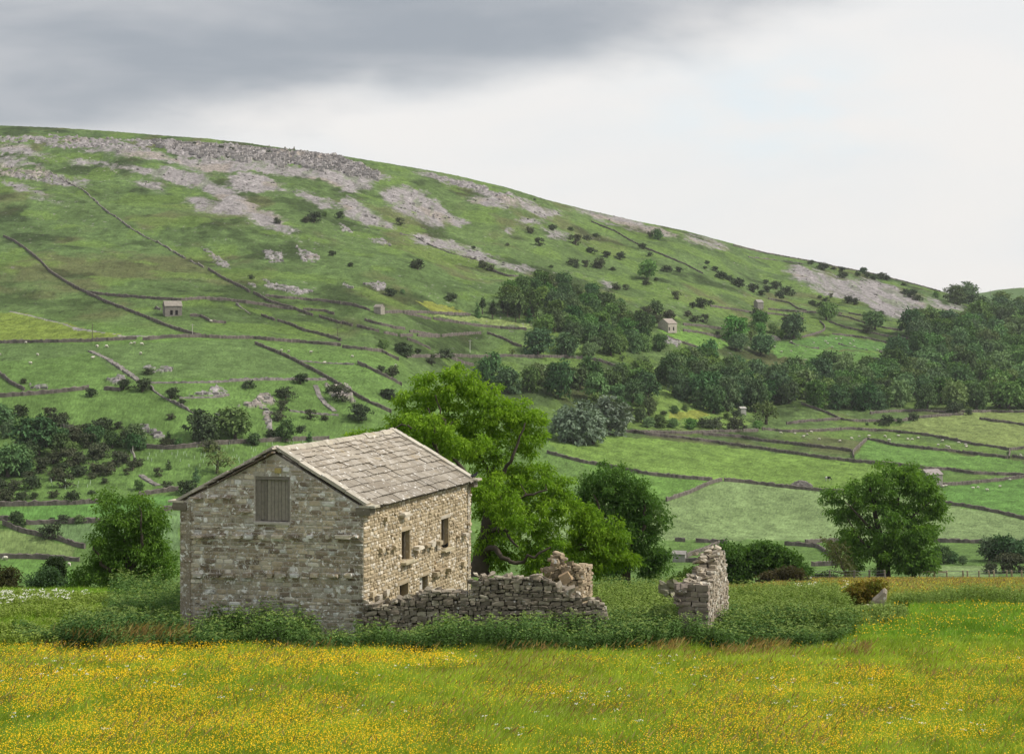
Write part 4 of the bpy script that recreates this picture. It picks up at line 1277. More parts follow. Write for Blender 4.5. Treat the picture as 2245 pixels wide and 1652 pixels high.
def build_meadow():
    Vs = []; T = []; Q = []; CT = []; CQ = []; n0 = 0
    for poly, dens, h, kind in MEADOW:
        X, Y, u = scatter(poly, dens)
        m = ~in_barn(X, Y); X, Y, u = X[m], Y[m], u[m]
        n = len(X)
        g = fbm(X / 4.5, Y / 6.0, 431, 3)[:, None]; g2 = fbm(X / .8, Y / .8, 433, 2)[:, None]
        col = np.array([.24, .355, .032]) * (1 - g) + np.array([.38, .45, .042]) * g
        if kind == 1: col = np.array([.14, .29, .024]) * (1 - g) + np.array([.22, .34, .03]) * g
        if kind == 2: col = np.array([.25, .32, .05]) * (1 - g) + np.array([.32, .31, .07]) * g
        col = col * rng.uniform(.65, 1.3, (n, 1)) * (.6 + .8 * g2)
        straw = rng.random(n) < .07
        col[straw] = np.array([.40, .38, .15]) * rng.uniform(.7, 1.1, (straw.sum(), 1))
        hh = h * rng.uniform(.55, 1.25, n) * (.65 + .7 * g2[:, 0])
        w = rng.uniform(.006, .013, n) * np.clip(Y / 45, .9, 3.5)
        V, (t, q), c = blades(X, Y, hh, w, col)
        Vs.append(V); T.append(t + n0); Q.append(q + n0); CT.append(c[:n]); CQ.append(c[n:]); n0 += len(V)
    me = mesh_np('meadow_grass', np.concatenate(Vs), [np.concatenate(T), np.concatenate(Q)], M_GRASS, np.concatenate(CT + CQ), 'FACE')
    tag(link('meadow_grass', me), 'tall green grass of the hay meadow', 'grass', kind='stuff')
    # buttercups
    Vs = []; Cs = []
    for poly, dens, s, kind in [([(-600, 34), (2900, 34), (2900, 48), (-600, 48)], 225, .0136, 0), ([(-600, 48), (2900, 48), (2900, 59.5), (-600, 60)], 190, .0146, 0),
                                ([(1750, 61), (2900, 60), (2900, 90), (1990, 88)], 10, .018, 1), ([(1650, 97), (2900, 95), (2900, 203), (1700, 203)], 2.2, .022, 2)]:
        X, Y, u = scatter(poly, dens)
        p = .5 + .62 * (fbm(X / 3.4, Y / 5.0, 441, 3) - .5) + .30 * (vnoise(X / .5, Y / .5, 443) - .5)
        if kind == 0:
            left = 1 - sstep(u, 450, 1200)
            right = sstep(u, 1500, 2100) * (1 - sstep(Y, 50, 55))
            bot = 1 - sstep(Y, 38, 42)
            top = sstep(Y, 53.5, 57.0)
            thr = .60 - .20 * left - .09 * right - .07 * bot + .17 * top * (1 - .35 * left)
            m = p > thr + rng.normal(0, .13, len(p))
            # long grey-brown seed-head patches hold few flowers
            m &= ~((rng.random(len(p)) < .75) & (fbm(X / 3, Y / 4, 451, 3) > .62))
        else:
            m = p > .47
        X, Y = X[m], Y[m]; n = len(X)
        Z = ground_z(X, Y) + rng.uniform(.26, .48, n)
        C = np.stack([X, Y, Z], 1)
        nr = unit(np.array([.15, -.55, .75]) + rng.normal(0, .45, (n, 3)))
        d = unit(np.cross(nr, rng.normal(0, 1, (n, 3))))
        s2 = unit(np.cross(d, nr)); sz = (s * rng.uniform(.7, 1.25, n))[:, None] * np.clip(Y / 48, .9, 1.6)[:, None]
        V = np.stack([C - d * sz, C + s2 * sz, C + d * sz, C - s2 * sz], 1).reshape(-1, 3)
        Vs.append(V); Cs.append(np.array([.95, .57, .010]) * rng.uniform(.8, 1.15, (n, 1)) * np.array([1, 1, 1]) + (rng.random((n, 1)) < .15) * np.array([.05, .10, 0]))
    V = np.concatenate(Vs)
    tag(link('buttercups', mesh_np('buttercups', V, [np.arange(len(V)).reshape(-1, 4)], M_PETAL, np.concatenate(Cs), 'FACE')), 'yellow buttercups scattered thickly over the meadow', 'flowers', kind='stuff')
    # rusty seed heads and sorrel
    Vs = []; T = []; Q = []; CT = []; CQ = []; n0 = 0
    for poly, dens, h in [([(-600, 36), (2900, 36), (2900, 57), (-600, 57)], 26, .50), ([(60, 57.2), (900, 56.8), (1250, 56), (1900, 56), (1950, 58.5), (1800, 59.4), (1300, 58.4), (900, 58.2), (60, 59.5)], 110, .60),
                          ([(1550, 100), (2900, 95), (2900, 203), (1580, 203)], 7, .5), ([(100, 59), (420, 58.6), (420, 62), (100, 62)], 60, .95)]:
        X, Y, u = scatter(poly, dens)
        m = fbm(X / 2.2, Y / 3.0, 461, 3) > (.47 if dens != 26 else .50) + rng.normal(0, .10, len(X))
        if dens == 110: m &= (fbm(X / 1.3, Y / 1.3, 465, 2) > .42) & ((u > 850) | (rng.random(len(u)) < .25))
        X, Y = X[m], Y[m]; n = len(X)
        hh = h * rng.uniform(.7, 1.2, n); Z = ground_z(X, Y)
        a = rng.uniform(0, 2 * math.pi, n)
        st = np.stack([X, Y, Z + hh * .62], 1)
        ln = rng.normal(0, .16, (n, 2)) + np.array([.26, 0])
        tip = np.stack([X + ln[:, 0] * hh, Y + ln[:, 1] * hh, Z + hh], 1)
        w = rng.uniform(.008, .020, n) * np.clip(Y / 50, 1, 2.6)
        s = np.stack([np.cos(a), np.sin(a) * .3, np.zeros(n)], 1) * w[:, None]
        mid = (st + tip) / 2
        V = np.stack([st, mid + s, tip, mid - s], 1).reshape(-1, 3)
        Vs.append(V); Q.append(np.arange(n * 4).reshape(-1, 4) + n0); n0 += len(V)
        CQ.append(np.array([.36, .22, .085]) * rng.uniform(.6, 1.3, (n, 1)) + (rng.random((n, 1)) < .4) * np.array([.02, .10, .02]))
    tag(link('seed_heads', mesh_np('seed_heads', np.concatenate(Vs), Q, M_GRASS, np.concatenate(CQ), 'FACE')), 'rusty brown seed heads of grass and sorrel in the meadow', 'grass', kind='stuff')
    # cow parsley and pignut umbels
    Vs = []; Fq = []; n0 = 0
    pts = []
    for poly, dens, h, thr in [([(-60, 72), (130, 72), (190, 82), (-60, 82)], 2.6, .75, .46), ([(1740, 88), (1860, 88), (1860, 96), (1740, 96)], .55, 1.25, .3), ([(-600, 37), (2900, 37), (2900, 55), (-600, 55)], 1.0, .46, .58)]:
        X, Y, u = scatter(poly, dens)
        m = fbm(X / 2.5, Y / 2.5, 471, 2) > thr
        X, Y = X[m], Y[m]
        for x, y, z in zip(X, Y, ground_z(X, Y)):
            k = rng.integers(4, 9); r = .09 if h > .5 else .035
            hz = h * rng.uniform(.75, 1.15)
            for i in range(k):
                c = np.array([x + rng.normal(0, r), y + rng.normal(0, r), z + hz + rng.normal(0, r * .25)])
                pts.append((c, (.030 if h > .5 else .014) * rng.uniform(.7, 1.3)))
    C = np.array([p[0] for p in pts]); r = np.array([p[1] for p in pts])[:, None]; n = len(C)
    nr = unit(np.array([.1, -.5, .85]) + rng.normal(0, .3, (n, 3))); d = unit(np.cross(nr, rng.normal(0, 1, (n, 3)))); s2 = np.cross(d, nr)
    V = np.stack([C - d * r, C + s2 * r, C + d * r, C - s2 * r], 1).reshape(-1, 3)
    tag(link('cow_parsley', mesh_np('cow_parsley', V, [np.arange(n * 4).reshape(-1, 4)], M_PETAL, np.tile([.72, .72, .62], (n, 1)) * rng.uniform(.8, 1.1, (n, 1)), 'FACE')),
        'white cow parsley and pignut umbels among the grass', 'flowers', kind='stuff')
    # broad dock leaves at the edge of the right nettle bed
    X, Y, u = scatter([(1680, 58.0), (1880, 60.0), (1900, 61.5), (1700, 59.4)], 22)
    Vs = []; Cs = []
    for i in range(5):
        n = len(X); a = rng.uniform(0, 6.28, n)
        d = unit(np.stack([np.cos(a), np.sin(a), rng.uniform(.3, 1.2, n)], 1)); nr = unit(np.array([0, -.3, 1.0]) + rng.normal(0, .3, (n, 3)))
        V, q = leaf_quads(np.stack([X, Y, ground_z(X, Y) + .05], 1) + rng.normal(0, .05, (n, 3)), d, nr, rng.uniform(.22, .42, n), rng.uniform(.09, .15, n))
        Vs.append(V); Cs.append(np.array([.13, .19, .08]) * rng.uniform(.7, 1.3, (n, 1)))
    V = np.concatenate(Vs)
    tag(link('dock_leaves', mesh_np('dock_leaves', V, [np.arange(len(V)).reshape(-1, 4)], M_NETTLE, np.concatenate(Cs), 'FACE')), 'broad pale dock leaves along the edge of the nettles', 'plants', kind='stuff')


build_nettles()
build_meadow()


# ------------------------------------------------------------------ trees close by
def near_tree(name, label, cat, Y0, lobes, stems, nclump=260, nleaf=80, leaf=(.22, .075), cr=.55, col=((.07, .13, .02), (.13, .20, .022)), depth=1.0,
              r0=None, twig=.012, fill=.45, bark=(.075, .062, .048), droop=-.25, leaf_up=.4):
    """lobes: (u, v, ru, rv[, dY]) outline blobs; stems: list of (points (u, v, dY), r_base, r_tip) polylines, first is the trunk"""
    k = Y0 / F
    area = np.array([l[2] * l[3] for l in lobes], float)
    cl = []
    for l, a in zip(lobes, area / area.sum()):
        n = max(2, int(round(a * nclump)))
        p = unit(rng.normal(0, 1, (n, 3))) * (rng.random((n, 1)) ** fill)
        dY = l[4] if len(l) > 4 else 0
        c = P(l[0], l[1], Y0)
        q = np.stack([c[0] + p[:, 0] * l[2] * k, Y0 + dY + p[:, 1] * min(l[2], l[3] * 1.3) * k * depth, c[2] + p[:, 2] * l[3] * k], 1)
        cl.append(q)
    cl = np.concatenate(cl)
    nodes = []; mb = MB()
    base = None
    for pts, ra, rb in stems:
        w = np.array([P(u, v, Y0) + np.array([0, d, 0]) for (u, v, d) in pts])
        # subdivide with a little wander
        t = np.linspace(0, len(w) - 1, (len(w) - 1) * 3 + 1)
        w2 = np.stack([np.interp(t, np.arange(len(w)), w[:, i]) for i in range(3)], 1)
        w2[1:-1] += rng.normal(0, .05, w2[1:-1].shape)
        rr = np.linspace(ra, rb, len(w2))
        if base is None:
            base = w2[0].copy(); rr[0] *= 1.35
        v, f = tube(w2, rr, 9 if ra > .15 else 6); mb.add(v, f, bark)
        nodes += [(p, r) for p, r in zip(w2[len(w2) // 4:], rr[len(w2) // 4:])]
    N = [n[0] for n in nodes]; NR = [n[1] for n in nodes]
    order = np.argsort(np.linalg.norm(cl - np.mean([n[0] for n in nodes], 0), axis=1))
    Narr = np.array(N)
    for ci in order:
        c = cl[ci]
        d = np.linalg.norm((Narr - c) * np.array([1, 1, .8]), axis=1) + .6 * np.maximum(0, Narr[:, 2] - c[2] - .1)
        j = int(d.argmin()); a = Narr[j]; L = np.linalg.norm(c - a)
        if L < .25: continue
        m1 = a + (c - a) * .35 + np.array([0, 0, -.06 * L]) + rng.normal(0, .07 * L, 3)
        m2 = a + (c - a) * .72 + np.array([0, 0, .05 * L]) + rng.normal(0, .06 * L, 3)
        ra = min(NR[j] * .62, .020 + .018 * L + .012); rb = max(twig * .6, ra * .32)
        pts = np.array([a, m1, m2, c])
        v, f = tube(pts, np.linspace(ra, rb, 4), 4); mb.add(v, f, np.array(bark) * rng.uniform(.8, 1.35))
        for p_, r_ in ((m1, ra * .8), (m2, ra * .55), (c, rb)):
            N.append(p_); NR.append(r_)
        Narr = np.array(N)
    root = thing(name, label, cat, tuple(base))
    off = -base
    t_ = mb.obj('trunk', M_BARK, root, None, True); t_.location = (0, 0, 0)
    me = t_.data
    co = np.empty(len(me.vertices) * 3, np.float32); me.vertices.foreach_get('co', co); co = co.reshape(-1, 3) + off; me.vertices.foreach_set('co', co.ravel().astype(np.float32))
    # leaves
    n = len(cl) * nleaf
    cc = np.repeat(cl, nleaf, 0); sz = np.repeat(rng.uniform(.6, 1.25, len(cl)), nleaf)[:, None] * cr
    p = unit(rng.normal(0, 1, (n, 3))) * rng.random((n, 1)) ** .5 * sz * np.array([1, 1, .62])
    C = cc + p
    d = unit(p * .7 / (sz + .01) + rng.normal(0, .55, (n, 3)) + np.array([.12, 0, droop]))
    nr = unit(np.array([0, 0, leaf_up]) + rng.normal(0, .6, (n, 3)))
    V, q = leaf_quads(C, d, nr, leaf[0] * rng.uniform(.6, 1.3, n), leaf[1] * rng.uniform(.7, 1.3, n))
    g = np.repeat(rng.random((len(cl), 1)), nleaf, 0) * .7 + rng.random((n, 1)) * .3
    Cc = (np.array(col[0]) * (1 - g) + np.array(col[1]) * g) * rng.uniform(.75, 1.2, (n, 1))
    link('crown', mesh_np('crown', V + off, [q], M_LEAF, Cc, 'FACE'), root)
    return root


def build_near_trees():
    A = lambda pts: [(*zz('A2', (x, y)), d) for (x, y, d) in pts]
    near_tree('ash_tree', 'big bright green ash tree towering behind the stone barn', 'tree', 85,
              [(985, 850, 92, 50), (917, 880, 60, 46), (1058, 876, 70, 44), (893, 925, 48, 42, -1), (940, 930, 50, 40, -3), (1010, 960, 60, 40, -3), (1000, 925, 90, 45), (1105, 915, 70, 50), (1160, 920, 42, 42), (1158, 965, 48, 32), (1070, 985, 75, 42), (955, 985, 40, 32),
               (850, 945, 28, 12), (875, 935, 28, 22), (1110, 1050, 85, 50), (1180, 1050, 55, 45), (1060, 1095, 62, 45), (1180, 1110, 68, 50), (1235, 1085, 34, 46), (1110, 1160, 75, 48), (1205, 1180, 58, 46), (1150, 1225, 70, 28),
               (1225, 1230, 40, 26), (1262, 1150, 40, 46, 1), (1268, 1210, 42, 36, 1), (1190, 1245, 60, 20), (1120, 1120, 50, 40, -3), (1085, 1060, 50, 40, -3), (1075, 1215, 36, 50), (1010, 990, 50, 30), (780, 960, 40, 10, 3)],
              [(A([(775, 1355, 0), (785, 1270, 0), (805, 1180, 0), (828, 1080, 0), (838, 980, 0), (842, 880, 0)]), .52, .30),
               (A([(842, 880, 0), (850, 780, .5), (870, 640, 1), (900, 500, 1)]), .17, .05),
               (A([(838, 960, 0), (760, 850, -1), (700, 720, -1.5), (620, 620, -1.5), (600, 500, -1.5)]), .17, .05),
               (A([(700, 720, -1.5), (560, 660, -2), (520, 560, -2), (520, 440, -2), (480, 330, -2)]), .11, .03),
               (A([(842, 880, 0), (900, 760, -1.5), (960, 640, -2), (1010, 540, -2), (1050, 420, -2)]), .14, .035),
               (A([(850, 780, .5), (780, 640, .5), (740, 520, 1), (700, 380, 1)]), .12, .03),
               (A([(870, 640, 1), (820, 500, 1), (800, 380, 1), (790, 260, 1)]), .12, .04),
               (A([(600, 500, -1.5), (560, 380, -1.5), (520, 260, -1.5)]), .07, .03),
               (A([(790, 1210, 0), (870, 1160, -1.5), (920, 1210, -2), (1000, 1235, -2.3), (1110, 1190, -2.5), (1200, 1140, -2.5)]), .17, .05),
               (A([(838, 980, 0), (940, 900, -1), (1060, 860, -1.5), (1180, 820, -1.5)]), .14, .04),
               (A([(828, 1080, 0), (930, 1040, -2), (960, 1100, -2.2), (1010, 1140, -2.4)]), .12, .04),
               (A([(520, 560, -2), (430, 480, -2), (330, 430, -2), (230, 470, -2)]), .07, .02)],
              nclump=680, nleaf=90, leaf=(.21, .08), cr=.42, col=((.138, .262, .022), (.27, .42, .036)))
    near_tree('ash_tree', 'sparse yellowish ash with bare drooping twigs right of the big bright ash', 'tree', 86,
              [(1325, 1180, 52, 48), (1290, 1145, 42, 40), (1350, 1222, 38, 26), (1375, 1225, 24, 20), (1300, 1235, 36, 26)],
              [(A([(1270, 1400, 1), (1290, 1300, 1), (1330, 1200, 0), (1400, 1080, 0)]), .16, .05), (A([(1330, 1200, 0), (1440, 1180, 0), (1560, 1250, 0), (1640, 1230, 0)]), .09, .03), (A([(1330, 1200, 0), (1480, 1120, 0), (1560, 1060, 0)]), .07, .02)],
              nclump=120, nleaf=60, leaf=(.24, .08), cr=.46, col=((.12, .23, .02), (.22, .35, .03)), bark=(.11, .085, .06), fill=.6)
    near_tree('broadleaf_tree', 'dense dark green tree standing right of the bright ash', 'tree', 122,
              [(1325, 1060, 62, 46), (1395, 1095, 55, 55), (1285, 1090, 30, 50), (1425, 1160, 45, 60), (1360, 1150, 65, 62), (1415, 1225, 52, 46), (1330, 1240, 52, 40), (1440, 1225, 30, 35), (1375, 1090, 40, 40)],
              [([(1372, 1296, 0), (1370, 1230, 0), (1362, 1150, 0), (1350, 1070, 0)], .42, .12), ([(1370, 1210, 0), (1410, 1150, -1), (1410, 1090, -1)], .2, .06), ([(1366, 1190, 0), (1320, 1130, -1), (1300, 1080, -1)], .18, .05)],
              nclump=260, nleaf=90, leaf=(.27, .12), cr=.75, col=((.062, .135, .030), (.105, .20, .038)), leaf_up=.8)
    near_tree('broadleaf_tree', 'bushy mid green tree against the left edge of the stone barn', 'tree', 100,
              [(275, 1125, 66, 48), (320, 1150, 48, 58), (228, 1185, 50, 48), (285, 1215, 85, 52), (345, 1220, 44, 58), (205, 1250, 44, 40), (250, 1262, 80, 38), (350, 1262, 44, 40), (170, 1270, 22, 24), (310, 1180, 60, 50), (235, 1090, 22, 18)],
              [([(282, 1322, 0), (284, 1280, 0), (278, 1220, 0), (275, 1150, 0)], .34, .10), ([(284, 1280, 0), (230, 1230, -1), (215, 1180, -1)], .16, .04), ([(282, 1260, 0), (320, 1190, -1), (318, 1120, -1)], .18, .04), ([(284, 1290, 0), (350, 1240, 0), (360, 1200, 0)], .14, .04)],
              nclump=270, nleaf=85, leaf=(.23, .09), cr=.62, col=((.082, .17, .030), (.145, .255, .036)))
    near_tree('ash_tree', 'tall spreading ash tree on the right beside the meadow fence', 'tree', 207,
              [(1935, 1055, 72, 42), (1880, 1070, 46, 34), (1995, 1055, 50, 40), (1835, 1085, 34, 18), (2040, 1105, 36, 40), (1925, 1110, 85, 42), (2005, 1150, 52, 46), (1875, 1165, 52, 40), (1915, 1215, 62, 42), (1850, 1120, 30, 24), (2055, 1125, 20, 24),
               (1965, 1090, 60, 40), (2030, 1075, 32, 32), (2050, 1120, 28, 32), (2008, 1042, 46, 30), (1862, 1200, 46, 40), (1835, 1110, 36, 26), (1950, 1150, 60, 46, -2), (1930, 1190, 40, 40, -2), (1840, 1130, 20, 10), (1870, 1230, 30, 28), (1955, 1200, 40, 40), (2040, 1165, 22, 22)],
              [([(1930, 1280, 0), (1931, 1235, 0), (1930, 1180, 0), (1915, 1110, 0), (1905, 1060, 0)], .62, .14), ([(1946, 1282, .3), (1945, 1235, .3), (1962, 1160, 0), (1970, 1090, 0)], .5, .12), ([(1930, 1180, 0), (1880, 1130, -2), (1845, 1095, -2)], .24, .05),
               ([(1931, 1215, 0), (1880, 1180, -2), (1850, 1130, -2)], .22, .05), ([(1960, 1165, 0), (2005, 1120, -1), (2040, 1095, -1)], .24, .06), ([(1915, 1110, 0), (1930, 1070, 0), (1945, 1040, 0)], .16, .05)],
              nclump=350, nleaf=78, leaf=(.46, .18), cr=.92, col=((.095, .195, .036), (.165, .29, .042)))
    near_tree('ash_tree', 'smaller pale leaved tree leaning right in front of the spreading right ash', 'tree', 204,
              [(2012, 1212, 42, 40), (2018, 1180, 32, 26), (1985, 1238, 32, 30), (2035, 1235, 24, 26), (1968, 1200, 14, 14)],
              [([(2003, 1278, 0), (2003, 1240, 0), (2012, 1200, 0), (2018, 1175, 0)], .26, .08), ([(2003, 1245, 0), (1985, 1225, -1)], .12, .04)],
              nclump=80, nleaf=80, leaf=(.48, .2), cr=1.05, col=((.085, .175, .034), (.14, .25, .045)))
    near_tree('bare_shrub', 'thin half bare shrub left of the spreading right ash', 'shrub', 200,
              [(1832, 1205, 26, 22), (1850, 1235, 26, 20), (1815, 1180, 10, 8), (1860, 1262, 24, 12)],
              [([(1856, 1282, 0), (1853, 1255, 0), (1840, 1225, 0), (1825, 1195, 0)], .22, .05), ([(1853, 1255, 0), (1822, 1250, 0), (1805, 1255, 0)], .08, .02)],
              nclump=55, nleaf=18, leaf=(.4, .16), cr=.9, col=((.10, .11, .05), (.14, .15, .06)), bark=(.14, .115, .085))
    for lab, lob, base in (('dense hawthorn tree just right of the ruined wall stub', [(1606, 1212, 30, 28), (1600, 1245, 34, 38), (1625, 1235, 26, 34), (1612, 1262, 36, 20)], 1608),
                           ('broad domed hawthorn tree with arching limbs, right of its dense neighbour', [(1662, 1205, 36, 22), (1700, 1212, 40, 26), (1735, 1240, 36, 32), (1690, 1235, 46, 26), (1755, 1258, 20, 20)], 1672)):
        near_tree('hawthorn_tree', lab, 'tree', 170, lob, [([(base, 1292, 0), (base + 3, 1265, 0), (base + 12, 1235, 0), (base + 22, 1215, 0)], .3, .07), ([(base + 4, 1262, 0), (base + 40, 1232, 0)], .14, .04)],
                  nclump=130, nleaf=85, leaf=(.32, .2), cr=.8, col=((.06, .125, .03), (.10, .19, .034)), leaf_up=.8)
    near_tree('hawthorn_bush', 'low brown leaved thorn bush below the domed hawthorn', 'bush', 150, [(1710, 1262, 44, 20), (1690, 1272, 30, 14), (1735, 1268, 28, 16), (1760, 1275, 14, 8)],
              [([(1710, 1296, 0), (1706, 1278, 0), (1700, 1260, 0)], .12, .04)], nclump=90, nleaf=70, leaf=(.26, .15), cr=.6, col=((.062, .055, .030), (.10, .082, .040)))
    near_tree('thorn_bush', 'rusty orange flowered thorn bush behind the leaning standing stone', 'bush', 87, [(1890, 1295, 34, 18), (1915, 1285, 24, 14), (1865, 1298, 18, 8), (1905, 1312, 24, 16), (1880, 1310, 22, 16)],
              [([(1905, 1345, 0), (1902, 1325, 0), (1895, 1300, 0)], .07, .03)], nclump=110, nleaf=60, leaf=(.13, .08), cr=.32, col=((.13, .175, .03), (.28, .17, .035)))
    near_tree('elder_bush', 'green bush in the gap between dark tree and ruined wall stub', 'bush', 118, [(1510, 1262, 26, 16), (1530, 1255, 18, 20), (1490, 1272, 22, 12), (1470, 1280, 18, 10)],
              [([(1512, 1300, 0), (1512, 1280, 0), (1514, 1262, 0)], .08, .03)], nclump=60, nleaf=70, leaf=(.2, .1), cr=.55, col=((.06, .115, .022), (.10, .165, .03)))
    for nm, lab, Y, lob, cl_ in (
            ('hawthorn_bush', 'brown green bush cut off by the left edge of the photo', 104, [(5, 1275, 34, 30), (18, 1292, 24, 22), (0, 1300, 40, 20), (22, 1258, 12, 14)], ((.05, .055, .022), (.085, .085, .03))),
            ('sallow_bush', 'soft blue green sallow bush between left edge and the bushy tree', 106, [(95, 1268, 40, 26), (110, 1290, 44, 24), (75, 1295, 34, 20), (135, 1300, 30, 16)], ((.05, .10, .042), (.085, .145, .06))),
            ('hawthorn_bush', 'narrow dark bush poking above the blue green sallow', 112, [(120, 1240, 14, 14), (118, 1255, 18, 14)], ((.026, .045, .018), (.04, .065, .022))),
            ('elder_bush', 'dark scrub under the bushy tree at its left foot', 103, [(165, 1300, 34, 14), (205, 1302, 34, 14), (240, 1306, 30, 10), (60, 1308, 30, 8)], ((.03, .06, .016), (.05, .09, .022)))):
        near_tree(nm, lab, 'bush', Y, lob, [([(lob[0][0], 1322, 0), (lob[0][0] + 2, 1300, 0), (lob[0][0] + 2, lob[0][1], 0)], .1, .03)], nclump=90, nleaf=75, leaf=(.19, .10), cr=.5, col=cl_, leaf_up=.7)
    near_tree('elder_bush', 'dark low bush under the hawthorns along the wire fence', 'bush', 196, [(1805, 1265, 28, 10), (1790, 1270, 20, 8), (1825, 1268, 16, 8)], [([(1805, 1284, 0), (1805, 1274, 0), (1805, 1264, 0)], .1, .03)], nclump=40, nleaf=70, leaf=(.3, .16), cr=.7, col=((.03, .055, .018), (.05, .08, .022)))


build_near_trees()
# ------------------------------------------------------------------ automatic wording for the many far things
MARKS = [('the far left barn', 374, 680), ('the barn behind the wood', 1462, 712), ('the right hand scree slope', 1850, 645), ('the pine plantation', 1110, 690), ('the pale dead stump', 294, 985),
         ('the young planted slope', 520, 960), ('the roofless field barn', 2010, 1045), ('the round grey green trees', 1290, 930), ('the spreading right ash', 1940, 1010), ('the bushy tree', 270, 1090),
         ('the limestone crag', 580, 330), ('the long scree tongue', 990, 540), ('the airy pale tree', 1680, 905), ('the skyline tree clump', 2110, 645), ('the tall wood block', 2060, 710), ('the black cow', 1815, 1048),
         ('the top of the bright ash', 985, 830), ('the boulder patch', 690, 560), ('the bright field', 1560, 740), ('the hilltop thorns', 1890, 600)]
PEND = []


def pend(o, adj, cat, u, v, group, extra=''):
    PEND.append((o, adj, cat, u, v, group, extra))


def settle_labels():
    def near_mark(u, v):
        b = sorted(((u - a) ** 2 + (v - c) ** 2 * 2.2, n, a, c) for n, a, c in MARKS)[0]
        _, n, a, c = b
        du, dv = u - a, v - c
        if abs(du) > abs(dv) * 1.2: w = 'left of ' if du < 0 else 'right of '
        else: w = 'above ' if dv < 0 else 'below '
        return w + n
    byl = {}
    for r in PEND:
        byl.setdefault(f"{r[1]} {near_mark(r[3], r[4])}", []).append(r)
    words = {2: 'second', 3: 'third', 4: 'fourth', 5: 'fifth', 6: 'sixth', 7: 'seventh', 8: 'eighth', 9: 'ninth', 10: 'tenth'}
    for lab, rs in byl.items():
        rs.sort(key=lambda r: r[3])
        for i, r in enumerate(rs):
            o, adj, cat, u, v, group, extra = r
            if len(rs) == 1: l = lab
            elif len(rs) > 10: l = lab
            elif i == 0: l = f'{lab}, leftmost of {len(rs)}'
            elif i == len(rs) - 1: l = f'{lab}, rightmost of {len(rs)}'
            else: l = f'{lab}, {words[i + 1]} from left of {len(rs)}'
            tag(o, l, cat, group)


# ------------------------------------------------------------------ dry stone walls of the valley
def wall_pts(k, pts):
    px = [zz(k, p) for p in pts]
    out = []
    for (a, b) in zip(px[:-1], px[1:]):
        n = max(2, int(math.hypot(b[0] - a[0], b[1] - a[1]) / 2.0))
        for i in range(n):
            t = i / n
            out.append((a[0] + (b[0] - a[0]) * t, a[1] + (b[1] - a[1]) * t))
    out.append(px[-1])
    w = np.array([hit(u, v + 2.2) for u, v in out])
    if len(w) > 6:                       # ease out jumps where the ground rolls
        ker = np.ones(5) / 5
        for c in (0, 1):
            pad = np.concatenate([np.full(2, w[0, c]), w[:, c], np.full(2, w[-1, c])])
            w[:, c] = np.convolve(pad, ker, 'valid')
    seg = np.linalg.norm(np.diff(w[:, :2], axis=0), axis=1)
    s = np.concatenate([[0], np.cumsum(seg)])
    n = max(3, int(s[-1] / 0.9))
    t = np.linspace(0, s[-1], n)
    x = np.interp(t, s, w[:, 0]); y = np.interp(t, s, w[:, 1])
    return np.stack([x, y, ground_z(x, y)], 1)


def far_wall(mb, w, h=1.45, wid=.62, rough=.16, tone=(.175, .158, .135), broken=0.0):
    n = len(w)
    d = np.gradient(w[:, :2], axis=0); d /= np.linalg.norm(d, axis=1, keepdims=True) + 1e-9
    nr = np.stack([-d[:, 1], d[:, 0], np.zeros(n)], 1)
    s = np.arange(n)
    hh = h * (1 + rng.normal(0, rough, n)) * (1 - broken * sstep(fbm(s / 9.0, s * 0 + h * 7, 501, 3), .45, .62))
    up = np.array([0, 0, 1.0])
    A = w + nr * wid[:, None] * .5 if np.ndim(wid) else w + nr * (wid * .55)
    B = w - nr * (wid * .55)
    A2 = w + nr * (wid * .38) + up * (hh * .93)[:, None] + rng.normal(0, .05, (n, 3)); B2 = w - nr * (wid * .38) + up * (hh * .93)[:, None] + rng.normal(0, .05, (n, 3))
    T = w + up * (hh * 1.06)[:, None] + rng.normal(0, .06, (n, 3))
    A = A - up * .7; B = B - up * .7
    V = np.stack([A, A2, T, B2, B], 1).reshape(-1, 3)
    fs = []; cs = []
    i = np.arange(n - 1) * 5
    for k in range(4):
        fs.append(np.stack([i + k, i + k + 1, i + k + 6, i + k + 5], 1))
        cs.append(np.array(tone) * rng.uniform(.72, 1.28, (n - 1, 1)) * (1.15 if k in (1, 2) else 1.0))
    fs.append(np.array([[0, 1, 3, 4]])); cs.append(np.array([tone])); fs.append(np.array([[0, 1, 3, 4]]) + (n - 1) * 5); cs.append(np.array([tone]))
    mb.add(V, np.concatenate(fs), np.concatenate(cs))
    mb.add(V[[1, 2, 3]], np.array([[0, 1, 2]]), tone)


